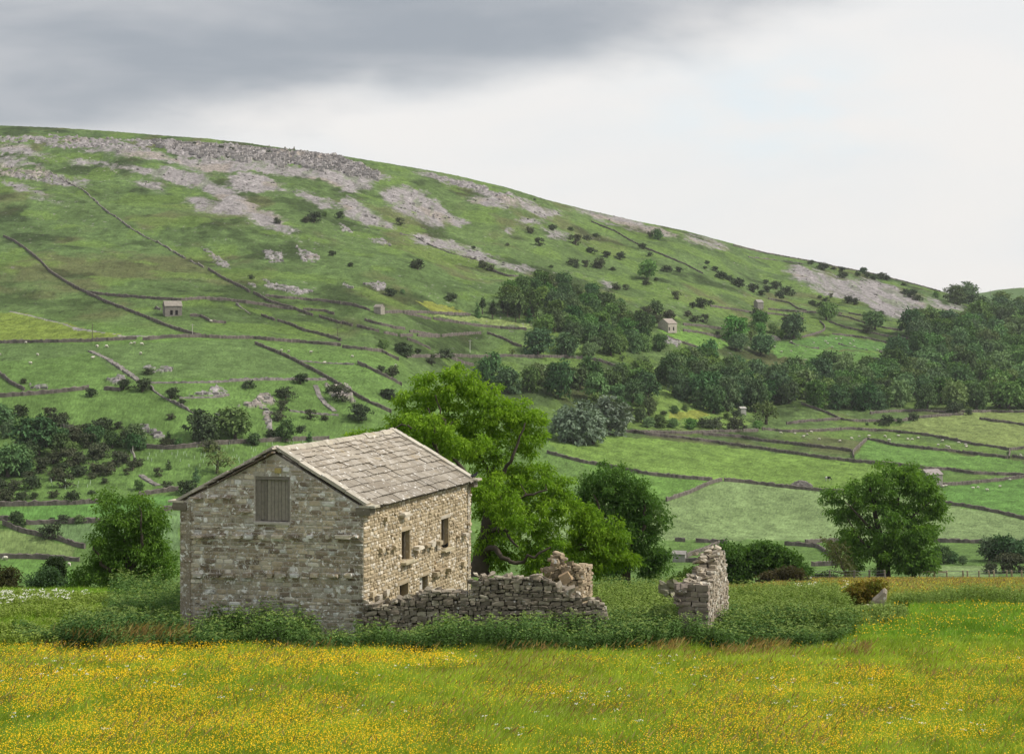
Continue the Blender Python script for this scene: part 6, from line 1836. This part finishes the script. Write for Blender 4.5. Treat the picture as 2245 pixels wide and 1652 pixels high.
BUSH = {
    'B4': [(130, 455, 20, 'brown'), (830, 400, 25, 'haw'), (690, 480, 36, 'haw'), (800, 485, 42, 'haw'), (515, 522, 28, 'haw'), (962, 530, 36, 'haw'), (1025, 575, 20, 'haw'), (958, 655, 22, 'brown'), (115, 625, 36, 'haw'), (1395, 475, 30, 'haw'),
           (1685, 447, 36, 'haw'), (1603, 522, 44, 'haw'), (1860, 505, 28, 'haw'), (1925, 535, 50, 'brown'), (2030, 640, 56, 'haw'), (2190, 535, 38, 'haw'), (1575, 600, 32, 'brown'), (1560, 655, 36, 'brown'), (1740, 645, 30, 'brown'), (1825, 660, 20, 'brown'),
           (1685, 730, 24, 'haw'), (270, 640, 35, 'brown'), (355, 650, 22, 'brown'), (660, 705, 24, 'haw'), (895, 970, 25, 'brown'), (940, 1040, 28, 'brown'), (1050, 1060, 46, 'haw'), (215, 935, 50, 'brown'), (300, 885, 50, 'brown'), (440, 890, 48, 'brown'),
           (300, 990, 38, 'brown'), (335, 955, 38, 'haw'), (550, 855, 52, 'brown'), (640, 900, 48, 'brown'), (700, 890, 34, 'brown'), (545, 945, 40, 'brown'), (610, 945, 34, 'brown'), (460, 965, 22, 'brown'), (170, 1000, 32, 'brown'), (80, 1040, 38, 'brown'),
           (30, 1100, 46, 'brown'), (300, 1090, 28, 'brown'), (400, 1108, 40, 'haw'), (130, 1095, 32, 'haw'), (195, 1100, 20, 'haw'), (590, 1015, 18, 'haw'), (745, 937, 28, 'brown'), (715, 965, 18, 'brown'), (515, 1075, 15, 'haw'), (920, 800, 34, 'brown'), (965, 795, 22, 'brown'),
           (1195, 820, 44, 'brown'), (1520, 755, 26, 'haw'), (0, 1020, 26, 'brown'), (520, 985, 24, 'brown'), (425, 775, 40, 'brown'), (220, 665, 22, 'brown'), (310, 690, 24, 'brown'), (480, 720, 30, 'haw')],
    'A4': [(275, 1005, 52, 'haw'), (350, 930, 28, 'haw'), (435, 935, 26, 'pale'), (305, 1170, 36, 'haw'), (282, 935, 16, 'haw')],
    'B2': [(500, 762, 42, 'haw'), (325, 940, 32, 'haw'), (715, 965, 36, 'haw'), (55, 755, 16, 'haw'), (400, 932, 14, 'pale'), (385, 475, 26, 'brown'), (1240, 530, 26, 'brown'), (1385, 515, 24, 'haw'), (1300, 610, 28, 'brown'), (1505, 520, 17, 'haw'), (1610, 580, 24, 'haw'),
           (1675, 560, 20, 'haw'), (1540, 600, 38, 'brown'), (1640, 660, 28, 'haw'), (1745, 690, 26, 'haw'), (1830, 700, 30, 'haw'), (1515, 735, 34, 'haw'), (1545, 765, 18, 'haw'), (1610, 755, 25, 'brown'), (1690, 750, 42, 'brown'), (1780, 780, 16, 'haw'), (1375, 765, 14, 'haw'),
           (2030, 555, 20, 'brown'), (1980, 635, 22, 'haw'), (2030, 685, 16, 'haw'), (2005, 870, 22, 'haw'), (2140, 780, 30, 'haw'), (2220, 790, 22, 'haw'), (930, 755, 35, 'brown'), (975, 775, 26, 'brown'), (1090, 620, 14, 'brown'), (2070, 850, 14, 'haw'), (1810, 898, 28, 'brown'),
           (1870, 905, 20, 'brown'), (420, 1325, 52, 'haw'), (390, 1290, 34, 'haw'), (500, 1322, 20, 'haw'), (680, 1345, 42, 'haw'), (590, 1392, 30, 'brown'), (270, 1285, 30, 'mid'), (265, 1445, 28, 'haw'), (330, 1460, 44, 'brown'), (310, 1610, 40, 'haw'), (1015, 1365, 16, 'haw'),
           (1500, 1440, 18, 'haw'), (2210, 965, 30, 'brown'), (1270, 325, 9, 'haw'), (870, 640, 12, 'haw'), (600, 1360, 20, 'brown')],
    'B1': [(2065, 780, 42, 'haw'), (2010, 790, 26, 'brown'), (2230, 760, 26, 'haw'), (2185, 1012, 24, 'haw'), (1765, 340, 14, 'haw'), (1280, 287, 12, 'haw'), (1455, 315, 18, 'haw'), (1525, 325, 16, 'haw'), (1820, 795, 24, 'brown'), (1860, 370, 9, 'haw'), (2100, 450, 10, 'haw'), (1650, 1165, 18, 'brown'), (2130, 755, 16, 'mid')],
    'B3': [(160, 245, 15, 'haw'), (148, 282, 12, 'haw'), (215, 292, 20, 'haw'), (250, 330, 34, 'haw'), (310, 350, 26, 'haw'), (370, 385, 36, 'haw'), (465, 420, 34, 'haw'), (550, 375, 18, 'haw'), (615, 400, 32, 'haw'), (560, 425, 28, 'haw'), (680, 437, 40, 'haw'), (640, 465, 28, 'haw'),
           (515, 450, 22, 'haw'), (845, 248, 20, 'haw'), (920, 272, 34, 'haw'), (990, 285, 14, 'haw'), (1050, 292, 20, 'haw'), (1050, 328, 30, 'haw'), (1215, 330, 20, 'haw'), (1262, 342, 24, 'haw'), (1305, 340, 28, 'haw'), (1345, 350, 22, 'haw'), (1150, 325, 18, 'haw'),
           (1455, 390, 14, 'haw'), (1500, 455, 34, 'haw'), (1462, 438, 26, 'haw'), (1545, 480, 24, 'haw'), (900, 472, 14, 'haw'), (940, 490, 18, 'haw'), (855, 515, 22, 'haw'), (905, 525, 30, 'haw'), (1085, 495, 28, 'haw'), (1130, 505, 24, 'haw'), (970, 465, 16, 'brown'),
           (65, 530, 22, 'haw'), (130, 520, 38, 'haw'), (180, 510, 20, 'haw'), (70, 620, 30, 'brown'), (135, 622, 30, 'brown'), (35, 585, 28, 'brown'), (490, 577, 36, 'haw'), (1310, 580, 17, 'haw'), (1210, 690, 32, 'haw'), (1780, 1210, 44, 'haw'), (1880, 1230, 22, 'haw'),
           (1345, 1278, 38, 'haw'), (1325, 1305, 24, 'haw'), (1430, 1288, 20, 'haw'), (1520, 1265, 30, 'haw'), (1215, 1310, 11, 'mid'), (1270, 1302, 10, 'mid'), (350, 1310, 62, 'brown'), (215, 1305, 52, 'haw'), (130, 1300, 42, 'haw'), (45, 1315, 36, 'mid'), (490, 1318, 26, 'pale'),
           (295, 1260, 20, 'mid'), (360, 1240, 30, 'haw'), (290, 1195, 30, 'brown'), (15, 1205, 20, 'mid'), (-60, 1310, 34, 'mid'), (-150, 1300, 44, 'mid'), (-230, 1305, 34, 'pale'), (-50, 1215, 26, 'mid'), (-130, 1240, 20, 'haw'), (840, 1160, 26, 'pale'), (890, 1175, 30, 'brown'), (670, 625, 24, 'haw'), (230, 712, 14, 'haw')],
}
TREES = {
    'B4': [(1140, 710, 88, 'dark'), (1320, 700, 92, 'mid'), (1605, 735, 56, 'dark'), (1740, 770, 26, 'cone'), (1425, 780, 35, 'dark'), (945, 925, 26, 'cone'), (1100, 985, 38, 'cone'), (1220, 900, 80, 'airy'), (780, 1040, 28, 'dark'), (215, 770, 112, 'dark'), (520, 760, 52, 'dark'),
           (630, 785, 50, 'dark'), (745, 765, 62, 'dark'), (790, 800, 36, 'dark'), (380, 835, 40, 'mid'), (140, 860, 50, 'dark'), (45, 910, 92, 'dark'), (10, 660, 66, 'mid'), (945, 765, 26, 'cone'), (1003, 800, 24, 'dark'), (340, 770, 46, 'dark')],
    'A4': [(100, 930, 40, 'dark')],
    'B2': [(2080, 555, 34, 'mid'), (2010, 790, 66, 'mid'), (1290, 1275, 90, 'dark'), (1470, 1285, 76, 'dark'), (1625, 1320, 48, 'pale'), (1120, 1325, 24, 'airy'), (1845, 1365, 24, 'airy')],
    'B3': [(945, 572, 58, 'mid'), (1265, 632, 62, 'mid'), (730, 672, 78, 'dark'), (500, 632, 55, 'pale'), (510, 685, 38, 'pale'), (600, 680, 34, 'pale'), (640, 715, 30, 'pale'), (340, 692, 86, 'mid'), (450, 715, 50, 'airy'), (355, 775, 55, 'dark'), (515, 795, 70, 'dark'),
           (1800, 462, 62, 'mid'), (1880, 455, 70, 'dark'), (1890, 572, 34, 'pale'), (550, 1225, 92, 'airy'), (1665, 458, 22, 'mid'), (2105, 480, 32, 'mid'), (2195, 535, 12, 'mid'), (1185, 300, 22, 'dark'), (95, 1150, 62, 'cone'), (1300, 1130, 62, 'mid'), (1910, 1120, 84, 'pale'), (2085, 1120, 88, 'pale'), (2230, 1150, 70, 'pale')],
    'D': [(1268, 932, 46, 'grey'), (1236, 940, 32, 'grey'), (1300, 940, 36, 'grey'), (1335, 915, 42, 'grey'), (1312, 898, 30, 'mid'), (925, 965, 24, 'dark'), (2170, 1205, 26, 'dark'), (2205, 1205, 28, 'dark'), (2238, 1210, 26, 'dark'), (2060, 1218, 20, 'dark'), (2088, 1222, 14, 'dark'), (2110, 1228, 10, 'mid'),
          (2200, 1240, 24, 'brown'), (2235, 1240, 22, 'brown'), (2170, 1246, 16, 'brown')],
}
WOODS = [  # label phrase, foot outline, spacing m, radius range, mix of kinds
    ('in the plantation wood above the middle fields', [(1100, 650), (1180, 640), (1300, 650), (1350, 690), (1350, 715), (1240, 716), (1180, 705), (1120, 690)], 12, (5.4, 7.6), ['dark', 'dark', 'mid', 'mid']),
    ('of the pine plantation edge', [(1040, 690), (1100, 682), (1170, 692), (1165, 712), (1080, 702), (1045, 698)], 6.5, (3.0, 4.2), ['pine', 'pine', 'cone']),
    ('in the sloping wood left of the pale far barn', [(1180, 728), (1280, 715), (1355, 705), (1410, 735), (1450, 775), (1440, 782), (1320, 779), (1250, 752), (1185, 742)], 10, (5, 7.2), ['mid', 'mid', 'pale', 'dark']),
    ('above the pale far barn', [(1350, 690), (1440, 690), (1480, 700), (1455, 718), (1400, 715)], 9, (3.5, 5.5), ['mid', 'dark', 'brown']),
    ('in the ragged wood behind the bright ash crown', [(1045, 832), (1150, 838), (1240, 850), (1330, 845), (1405, 820), (1432, 868), (1400, 895), (1310, 888), (1210, 872), (1100, 860)], 10.5, (5.2, 8), ['mid', 'mid', 'pale', 'dark']),
    ('in the gill right of the grey green trees', [(1330, 890), (1420, 890), (1430, 925), (1390, 940), (1340, 935)], 9, (2.4, 4.0), ['mid', 'haw', 'pale']),
    ('in the dark valley wood, left half', [(1452, 815), (1560, 800), (1640, 835), (1720, 845), (1720, 885), (1645, 906), (1560, 905), (1470, 865)], 11.0, (6.2, 8.8), ['dark', 'dark', 'mid', 'dark']),
    ('in the dark valley wood, middle', [(1720, 840), (1760, 815), (1880, 818), (1950, 830), (1950, 898), (1850, 899), (1725, 886)], 11.5, (6.4, 9), ['dark', 'mid', 'dark', 'mid']),
    ('in the dark valley wood, right end', [(1960, 800), (2080, 770), (2260, 730), (2290, 896), (1960, 898)], 14.5, (7.0, 10.5), ['dark', 'mid', 'pale', 'mid', 'pale']),
    ('of the tall wood block under the skyline clump', [(1990, 748), (2050, 756), (2135, 757), (2145, 728), (2000, 718)], 13, (8.0, 10.5), ['dark', 'dark', 'mid']),
    ('among the scrub of the bushy left slope', [(-10, 955), (130, 925), (320, 960), (330, 1010), (220, 1060), (-10, 1085)], 8.5, (2.2, 4.2), ['brown', 'haw', 'dark', 'brown']),
    ('of the hazy wood at the far right edge', [(2140, 700), (2190, 690), (2290, 720), (2290, 740), (2140, 735)], 17, (8.5, 12), ['dark', 'mid']),
]


def build_far_trees():
    for k, L in BUSH.items():
        for (x, y, r, kd) in L:
            place(kd, k, x, y, r, True)
    for k, L in TREES.items():
        for (x, y, r, kd) in L:
            place(kd, k, x, y, r, kd == 'brown', group='thorn bushes dotted over the hillside' if kd == 'brown' else None)
    for lab, poly, sp, rr, kinds in WOODS:
        us = [p[0] for p in poly]; vs_ = [p[1] for p in poly]
        got = []
        for _ in range(2200):
            u = rng.uniform(min(us), max(us)); v = rng.uniform(min(vs_), max(vs_))
            if not inpoly(np.array([u]), np.array([v]), poly)[0]: continue
            c = hit(u, v)
            if any((c[0] - g[0]) ** 2 + ((c[1] - g[1]) * .8) ** 2 < sp ** 2 for g in got): continue
            got.append(c)
            kd = kinds[int(rng.integers(0, len(kinds)))]
            root, adj = far_tree(kd, c, rng.uniform(*rr) * 1.12, rng.uniform(1.0, 1.3) if kd not in ('haw', 'brown') else 1.0, kd in ('haw', 'brown'))
            tag(root, f'{adj} {lab}', 'tree' if kd not in ('haw', 'brown') else 'bush', f'{KNAME[kd][1]}s {lab}')


build_far_trees()


# ------------------------------------------------------------------ sheep, cow, poles, guards, birds, fences
M_WOOL = mat_attr('wool', 0.95, 1.0, 0.0, spec=0.05)
M_POST = mat_attr('fence_timber', 0.85, 8.0, 0.35, spec=0.1)


def ellip(c, r, n=8, m=6):
    th = np.linspace(0, 2 * math.pi, n, endpoint=False); ph = np.linspace(-math.pi / 2, math.pi / 2, m)
    V = np.array([[math.cos(p) * math.cos(t), math.cos(p) * math.sin(t), math.sin(p)] for p in ph for t in th]) * np.array(r) + np.array(c)
    q = [(i * n + k, i * n + (k + 1) % n, (i + 1) * n + (k + 1) % n, (i + 1) * n + k) for i in range(m - 1) for k in range(n)]
    return V, np.array(q)


def quadruped(S, body, bcol, head, legcol, patches=None, graze=True):
    """one continuous animal: trunk, neck, head and legs as joined tubes"""
    mb = MB()
    L, R, H = body                                   # length, girth radius, belly height
    bx = np.linspace(-L / 2, L / 2, 11)
    rr = R * np.array([.35, .8, .97, 1.0, .98, .96, .98, 1.03, 1.0, .78, .35])
    v, f = tube([(x, 0, H + R + .04 * R * math.cos(x / L * 3)) for x in bx], rr, 10)
    cc = np.array([(bcol if patches is None or patches(v[q].mean(0)) else (.55, .53, .48)) for q in f])
    mb.add(v, f, cc)
    hz = H * .45 if graze else H + R * 2.0
    neck = [(L * .40, 0, H + R * 1.25), (L * .56, 0, H + R * (1.0 if graze else 1.7)), (L * .66, 0, (H + R * .5) * (.8 if graze else 1.7))]
    v, f = tube(neck, [R * .62, R * .42, R * .34], 7); mb.add(v, f, bcol)
    hd = neck[-1]
    v, f = tube([hd, (hd[0] + R * .25, 0, hd[2] - R * .35), (hd[0] + R * .55, 0, hd[2] - R * .85)], [R * .33, R * .32, R * .17], 7); mb.add(v, f, head)
    for sgn in (-1, 1):
        v, f = tube([(hd[0], sgn * R * .2, hd[2] + R * .1), (hd[0] - R * .1, sgn * R * .62, hd[2] + R * .12)], [R * .13, R * .04], 4); mb.add(v, f, head)
        for x, bend in ((L * .34, .03), (-L * .36, -.06)):
            v, f = tube([(x, sgn * R * .5, H + R * .7), (x - bend * L, sgn * R * .5, H * .55), (x + bend * .3 * L, sgn * R * .5, H * .28), (x, sgn * R * .5, -.06)], [R * .34, R * .17, R * .12, R * .13], 5)
            mb.add(v, f, legcol)
    v, f = tube([(-L / 2, 0, H + R * 1.5), (-L * .56, 0, H + R), (-L * .56, 0, H + .1)], [R * .12, R * .09, R * .07], 4); mb.add(v, f, bcol)
    return mb.mesh('animal', M_WOOL, True)


SHEEP = {'B3': [(645, 1365), (740, 1372), (795, 1392), (820, 1377), (845, 1362), (900, 1410), (1035, 1422), (1110, 1405), (1160, 1390), (1225, 1390), (1330, 1390), (1360, 1417), (1420, 1388), (1480, 1410), (1510, 1412), (1550, 1402), (1710, 1418), (1680, 1448), (1735, 1455), (1750, 1462),
                (1860, 1445), (1865, 1460), (1815, 1432), (650, 835), (715, 830), (605, 803), (865, 775), (940, 765), (985, 803), (1040, 745), (955, 778), (1100, 780), (1130, 800), (1125, 760), (1010, 748), (1280, 822), (715, 765)],
         'A3': [(1760, 370), (1776, 368), (1940, 382), (1970, 376), (2025, 392), (2100, 370), (2160, 330), (2225, 185)],
         'B1': [(862, 1603), (884, 1601), (930, 1606), (640, 1621), (700, 1621), (170, 1597), (750, 470), (764, 478), (590, 383), (378, 215), (1388, 1460)],
         'B4': [(545, 262), (597, 262), (790, 302), (520, 328), (210, 308), (172, 357), (0, 308), (1620, 290), (1580, 285), (1745, 296), (1820, 355), (1978, 320), (2220, 368)],
         'A4': [(30, 1152), (380, 1184)]}


def build_small():
    wool = (.66, .61, .52)
    me = [quadruped(1, (1.05, .34, .38), wool, wool, (.3, .27, .22), graze=True), quadruped(1, (1.05, .34, .38), wool, (.35, .33, .30), (.3, .27, .22), graze=False)]
    for k, L in SHEEP.items():
        for (x, y) in L:
            u, v = zz(k, (x, y)); c = hit(u, v + 1.2)
            o = link('sheep', me[int(rng.integers(0, 2))], None, tuple(c + np.array([0, 0, .02])))
            o.rotation_euler = (0, 0, rng.choice([0.2, 3.0, -.4, 2.6, 5.6]) + rng.normal(0, .3)); s = rng.uniform(.95, 1.25); o.scale = (s, s, s)
            pend(o, 'white sheep', 'sheep', u, v, 'sheep grazing across the valley')
    cow = quadruped(1, (2.0, .48, .72), (.012, .012, .012), (.03, .03, .03), (.5, .48, .44), lambda p: (p[0] + .3 * p[1] > -.45), graze=True)
    c = hit(*zz('A3', (1067, 333)))
    o = link('cow', cow, None, tuple(c)); o.rotation_euler = (0, 0, .25); o.scale = (1.15,) * 3
    tag(o, 'black and white cow grazing alone in the bright valley field', 'cow')
    # telegraph poles
    for k, lab, x, y0, y1, tone in (('B1', 'thin dark pole by the wall below the far left barn track', 607, 1468, 1570, (.12, .10, .08)), ('B1', 'pale pole at the wall junction below the far left barn', 1265, 1470, 1552, (.45, .42, .38)), ('B1', 'dark pole at the end of the sloping wall', 2220, 1490, 1570, (.12, .10, .08)),
                              ('B2', 'white pole in the middle field left of the two dark trees', 845, 1250, 1333, (.60, .58, .52)), ('B3', 'pole on the far blue hill, left one', 2023, 425, 470, (.16, .14, .12)), ('B3', 'pole on the far blue hill, right one', 2178, 405, 425, (.16, .14, .12))):
        u, vb = zz(k, (x, y1)); _, vt = zz(k, (x, y0))
        c = hit(u, vb, 400 if 'blue' not in lab else 2300)
        h = (vb - vt) / F * c[1]; r = max(.13, .00011 * c[1])
        mb = MB(); v, f = tube([(0, 0, -1), (0, 0, h * .5), (0, 0, h)], [r * 1.15, r, r * .85], 7); mb.add(v, f, tone)
        root = thing('telegraph_pole', lab, 'pole', tuple(c), 'poles across the valley'); mb.obj('post', M_POST, root)
        cb = MB(); cb.add(box8((-.9, -.06, h - .5), (1.8, 0, 0), (0, .12, 0), (0, 0, .12)), BOXF, tone); cb.obj('crossarm', M_POST, root)
    # tree guards on the planted slope
    mb = MB(); v, f = tube([(0, 0, -.1), (0, 0, .5), (0, 0, 1.0)], [.055, .05, .05], 6); mb.add(v, f, (.62, .68, .60)); gm = mb.mesh('tree_guard', M_WOOL)
    n = 0
    for poly, cnt in ((Zp('B4', [(800, 840), (1150, 815), (1500, 800), (1850, 790), (1650, 830), (1300, 950), (1150, 960), (820, 900)]), 60), (Zp('B4', [(260, 1010), (540, 1000), (540, 1050), (280, 1070)]), 16)):
        us = [p[0] for p in poly]; vs_ = [p[1] for p in poly]; k = 0
        while k < cnt:
            u = rng.uniform(min(us), max(us)); v_ = rng.uniform(min(vs_), max(vs_))
            if not inpoly(np.array([u]), np.array([v_]), poly)[0]: continue
            o = link('tree_guard', gm, None, tuple(hit(u, v_))); k += 1
            tag(o, 'small white tree guard tube on the planted slope ' + ('above the barn roof' if cnt > 20 else 'left of the bushy tree'), 'tree guard', 'white tree guards on planted slopes')
    # pale dead stump
    c = hit(*zz('B4', (752, 905))); mb = MB()
    v, f = tube([(0, 0, -.3), (.2, 0, 1.2), (-.1, 0, 2.6), (-.5, 0, 3.6), (-.35, 0, 5.2)], [.55, .42, .38, .26, .08], 7); mb.add(v, f, (.30, .28, .24))
    v, f = tube([(-.1, 0, 2.4), (-.9, 0, 3.0), (-1.3, .1, 4.1)], [.25, .18, .06], 5); mb.add(v, f, (.30, .28, .24))
    o = mb.obj('dead_stump', M_BARK, None, tuple(c), True); tag(o, 'pale grey dead tree stump on the bushy left slope', 'stump')
    # pigeons on the barn
    def bird(label, p, face):
        b = MB()
        v, f = tube([(-.20, 0, .04), (-.10, 0, .09), (0, 0, .125), (.09, 0, .17), (.125, 0, .225), (.145, 0, .262), (.165, 0, .28)], [.012, .045, .072, .066, .040, .036, .012], 8); b.add(v, f, (.035, .036, .042))
        v, f = tube([(.16, 0, .268), (.205, 0, .258)], [.012, .003], 5); b.add(v, f, (.10, .09, .08))
        for s in (-1, 1):
            v, f = ellip((-.04, s * .058, .115), (.125, .022, .05)); b.add(v, f, (.06, .063, .072))
            v, f = tube([(.0, s * .03, .07), (.01, s * .03, .0)], [.010, .008], 4); b.add(v, f, (.25, .10, .08))
        o = b.obj('pigeon', M_LEAF, None, tuple(p), True); o.rotation_euler = (0, 0, face); tag(o, label, 'bird')
    s, z_ = on_plane(*zz('C5', (940, 745)), C1, DS)
    s1 = on_plane(*zz('C5', (945, 740)), C1, DS)[0]
    wz = rect('C5', 928, 436, 1002, 736, C1, DS)
    bird('dark pigeon perched on the sill of the far upper window', C1 + DS * (wz[0] + .22) + NS * .10 + np.array([0, 0, wz[2] - .012]), -.9)
    bird('dark pigeon perched on the kneeler stone at the far roof corner', C2 + NS * .22 - DS * .15 + np.array([0, 0, Z_E + .06]), .4)
    # wire fence along the meadow's far edge
    def fence(label, k, xs, tops, bots, Y, rail, tone):
        u0, _ = zz(k, (xs[0], 0))
        c0 = P(u0, PV, Y); c0[2] = float(ground_z(c0[0], Y))
        root = thing('wire_fence', label, 'fence', tuple(c0)); off = c0
        pts = []
        for x, yt, yb in zip(xs, tops, bots):
            u, vt = zz(k, (x, yt)); X = (u - PU) / F * Y; g = float(ground_z(X, Y)); zt = (PV - vt) / F * Y
            zt = max(zt, g + 1.3)
            mb = MB(); r = rng.uniform(.09, .12)
            v, f = tube(np.array([(X, Y, g - .3), (X + rng.normal(0, .02), Y, (g + zt) / 2), (X + rng.normal(0, .04), Y, zt)]) - off, [r, r, r * .95], 7); mb.add(v, f, np.array(tone) * rng.uniform(.8, 1.2))
            cap = v[-7:]; mb.add(cap, np.arange(7)[None, :], np.array(tone) * 1.1)
            mb.obj('post', M_POST, root); pts.append((X, zt, g))
        mb = MB()
        for h in (.95, .7, .45, .2):
            pl = [np.array([p[0], Y - .1, p[2] + (p[1] - p[2]) * h]) - off for p in pts]
            for a, b in zip(pl[:-1], pl[1:]):
                v, f = tube([a, (a + b) / 2 - np.array([0, 0, .04]), b], .018, 4); mb.add(v, f, (.22, .22, .22))
        mb.obj('wire', M_POST, root)
        if rail:
            mb = MB()
            for a, b in zip(pts[:3], pts[1:3]):
                v, f = rock(np.array([(a[0] + b[0]) / 2, Y - .15, (a[1] + b[1]) / 2 - .2]) - off, ((b[0] - a[0]) / 2, 0, (b[1] - a[1]) / 2), (0, .04, 0), (0, 0, .09), .03, .02); mb.add(v, f, (.42, .35, .25))
            mb.obj('rail', M_POST, root)
    fence('post and wire fence with pale posts and a rail at the far right meadow edge', 'C3', [1557, 1657, 1738, 1845, 1873, 1948, 2015, 2047, 2133, 2165, 2229, 2300, 2370], [180, 174, 172, 168, 165, 162, 158, 157, 152, 156, 150, 150, 148], [0] * 13, 203.5, True, (.40, .32, .21))
    fence('thin dark wire fence between the hawthorns and the spreading right ash', 'C3', [560, 685, 815, 968, 1128, 1230, 1330], [214, 212, 203, 201, 196, 192, 190], [0] * 7, 192, False, (.20, .17, .13))


build_small()
settle_labels()

# ------------------------------------------------------------------ the damp air of the dale
hz = bpy.data.materials.new('haze'); hz.use_nodes = True
w_ = NT(hz.node_tree); w_.n.clear()
pv = w_.node('ShaderNodeVolumePrincipled', {'Color': (.96, .98, 1.0, 1), 'Density': 0.00004, 'Anisotropy': 0.0})
w_.l.new(pv.outputs[0], w_.node('ShaderNodeOutputMaterial').inputs['Volume'])
hb = MB(); zlo = float(ZT.min()) - 6; zhi = float(ZT.max()) + 30
hb.add(box8((-3200, -6, zlo), (6600, 0, 0), (0, 3530, 0), (0, 0, zhi - zlo)), BOXF)
tag(hb.obj('haze', hz), 'faint pale haze filling the dale', 'haze', kind='stuff')
print('far trees', NTREE[0])
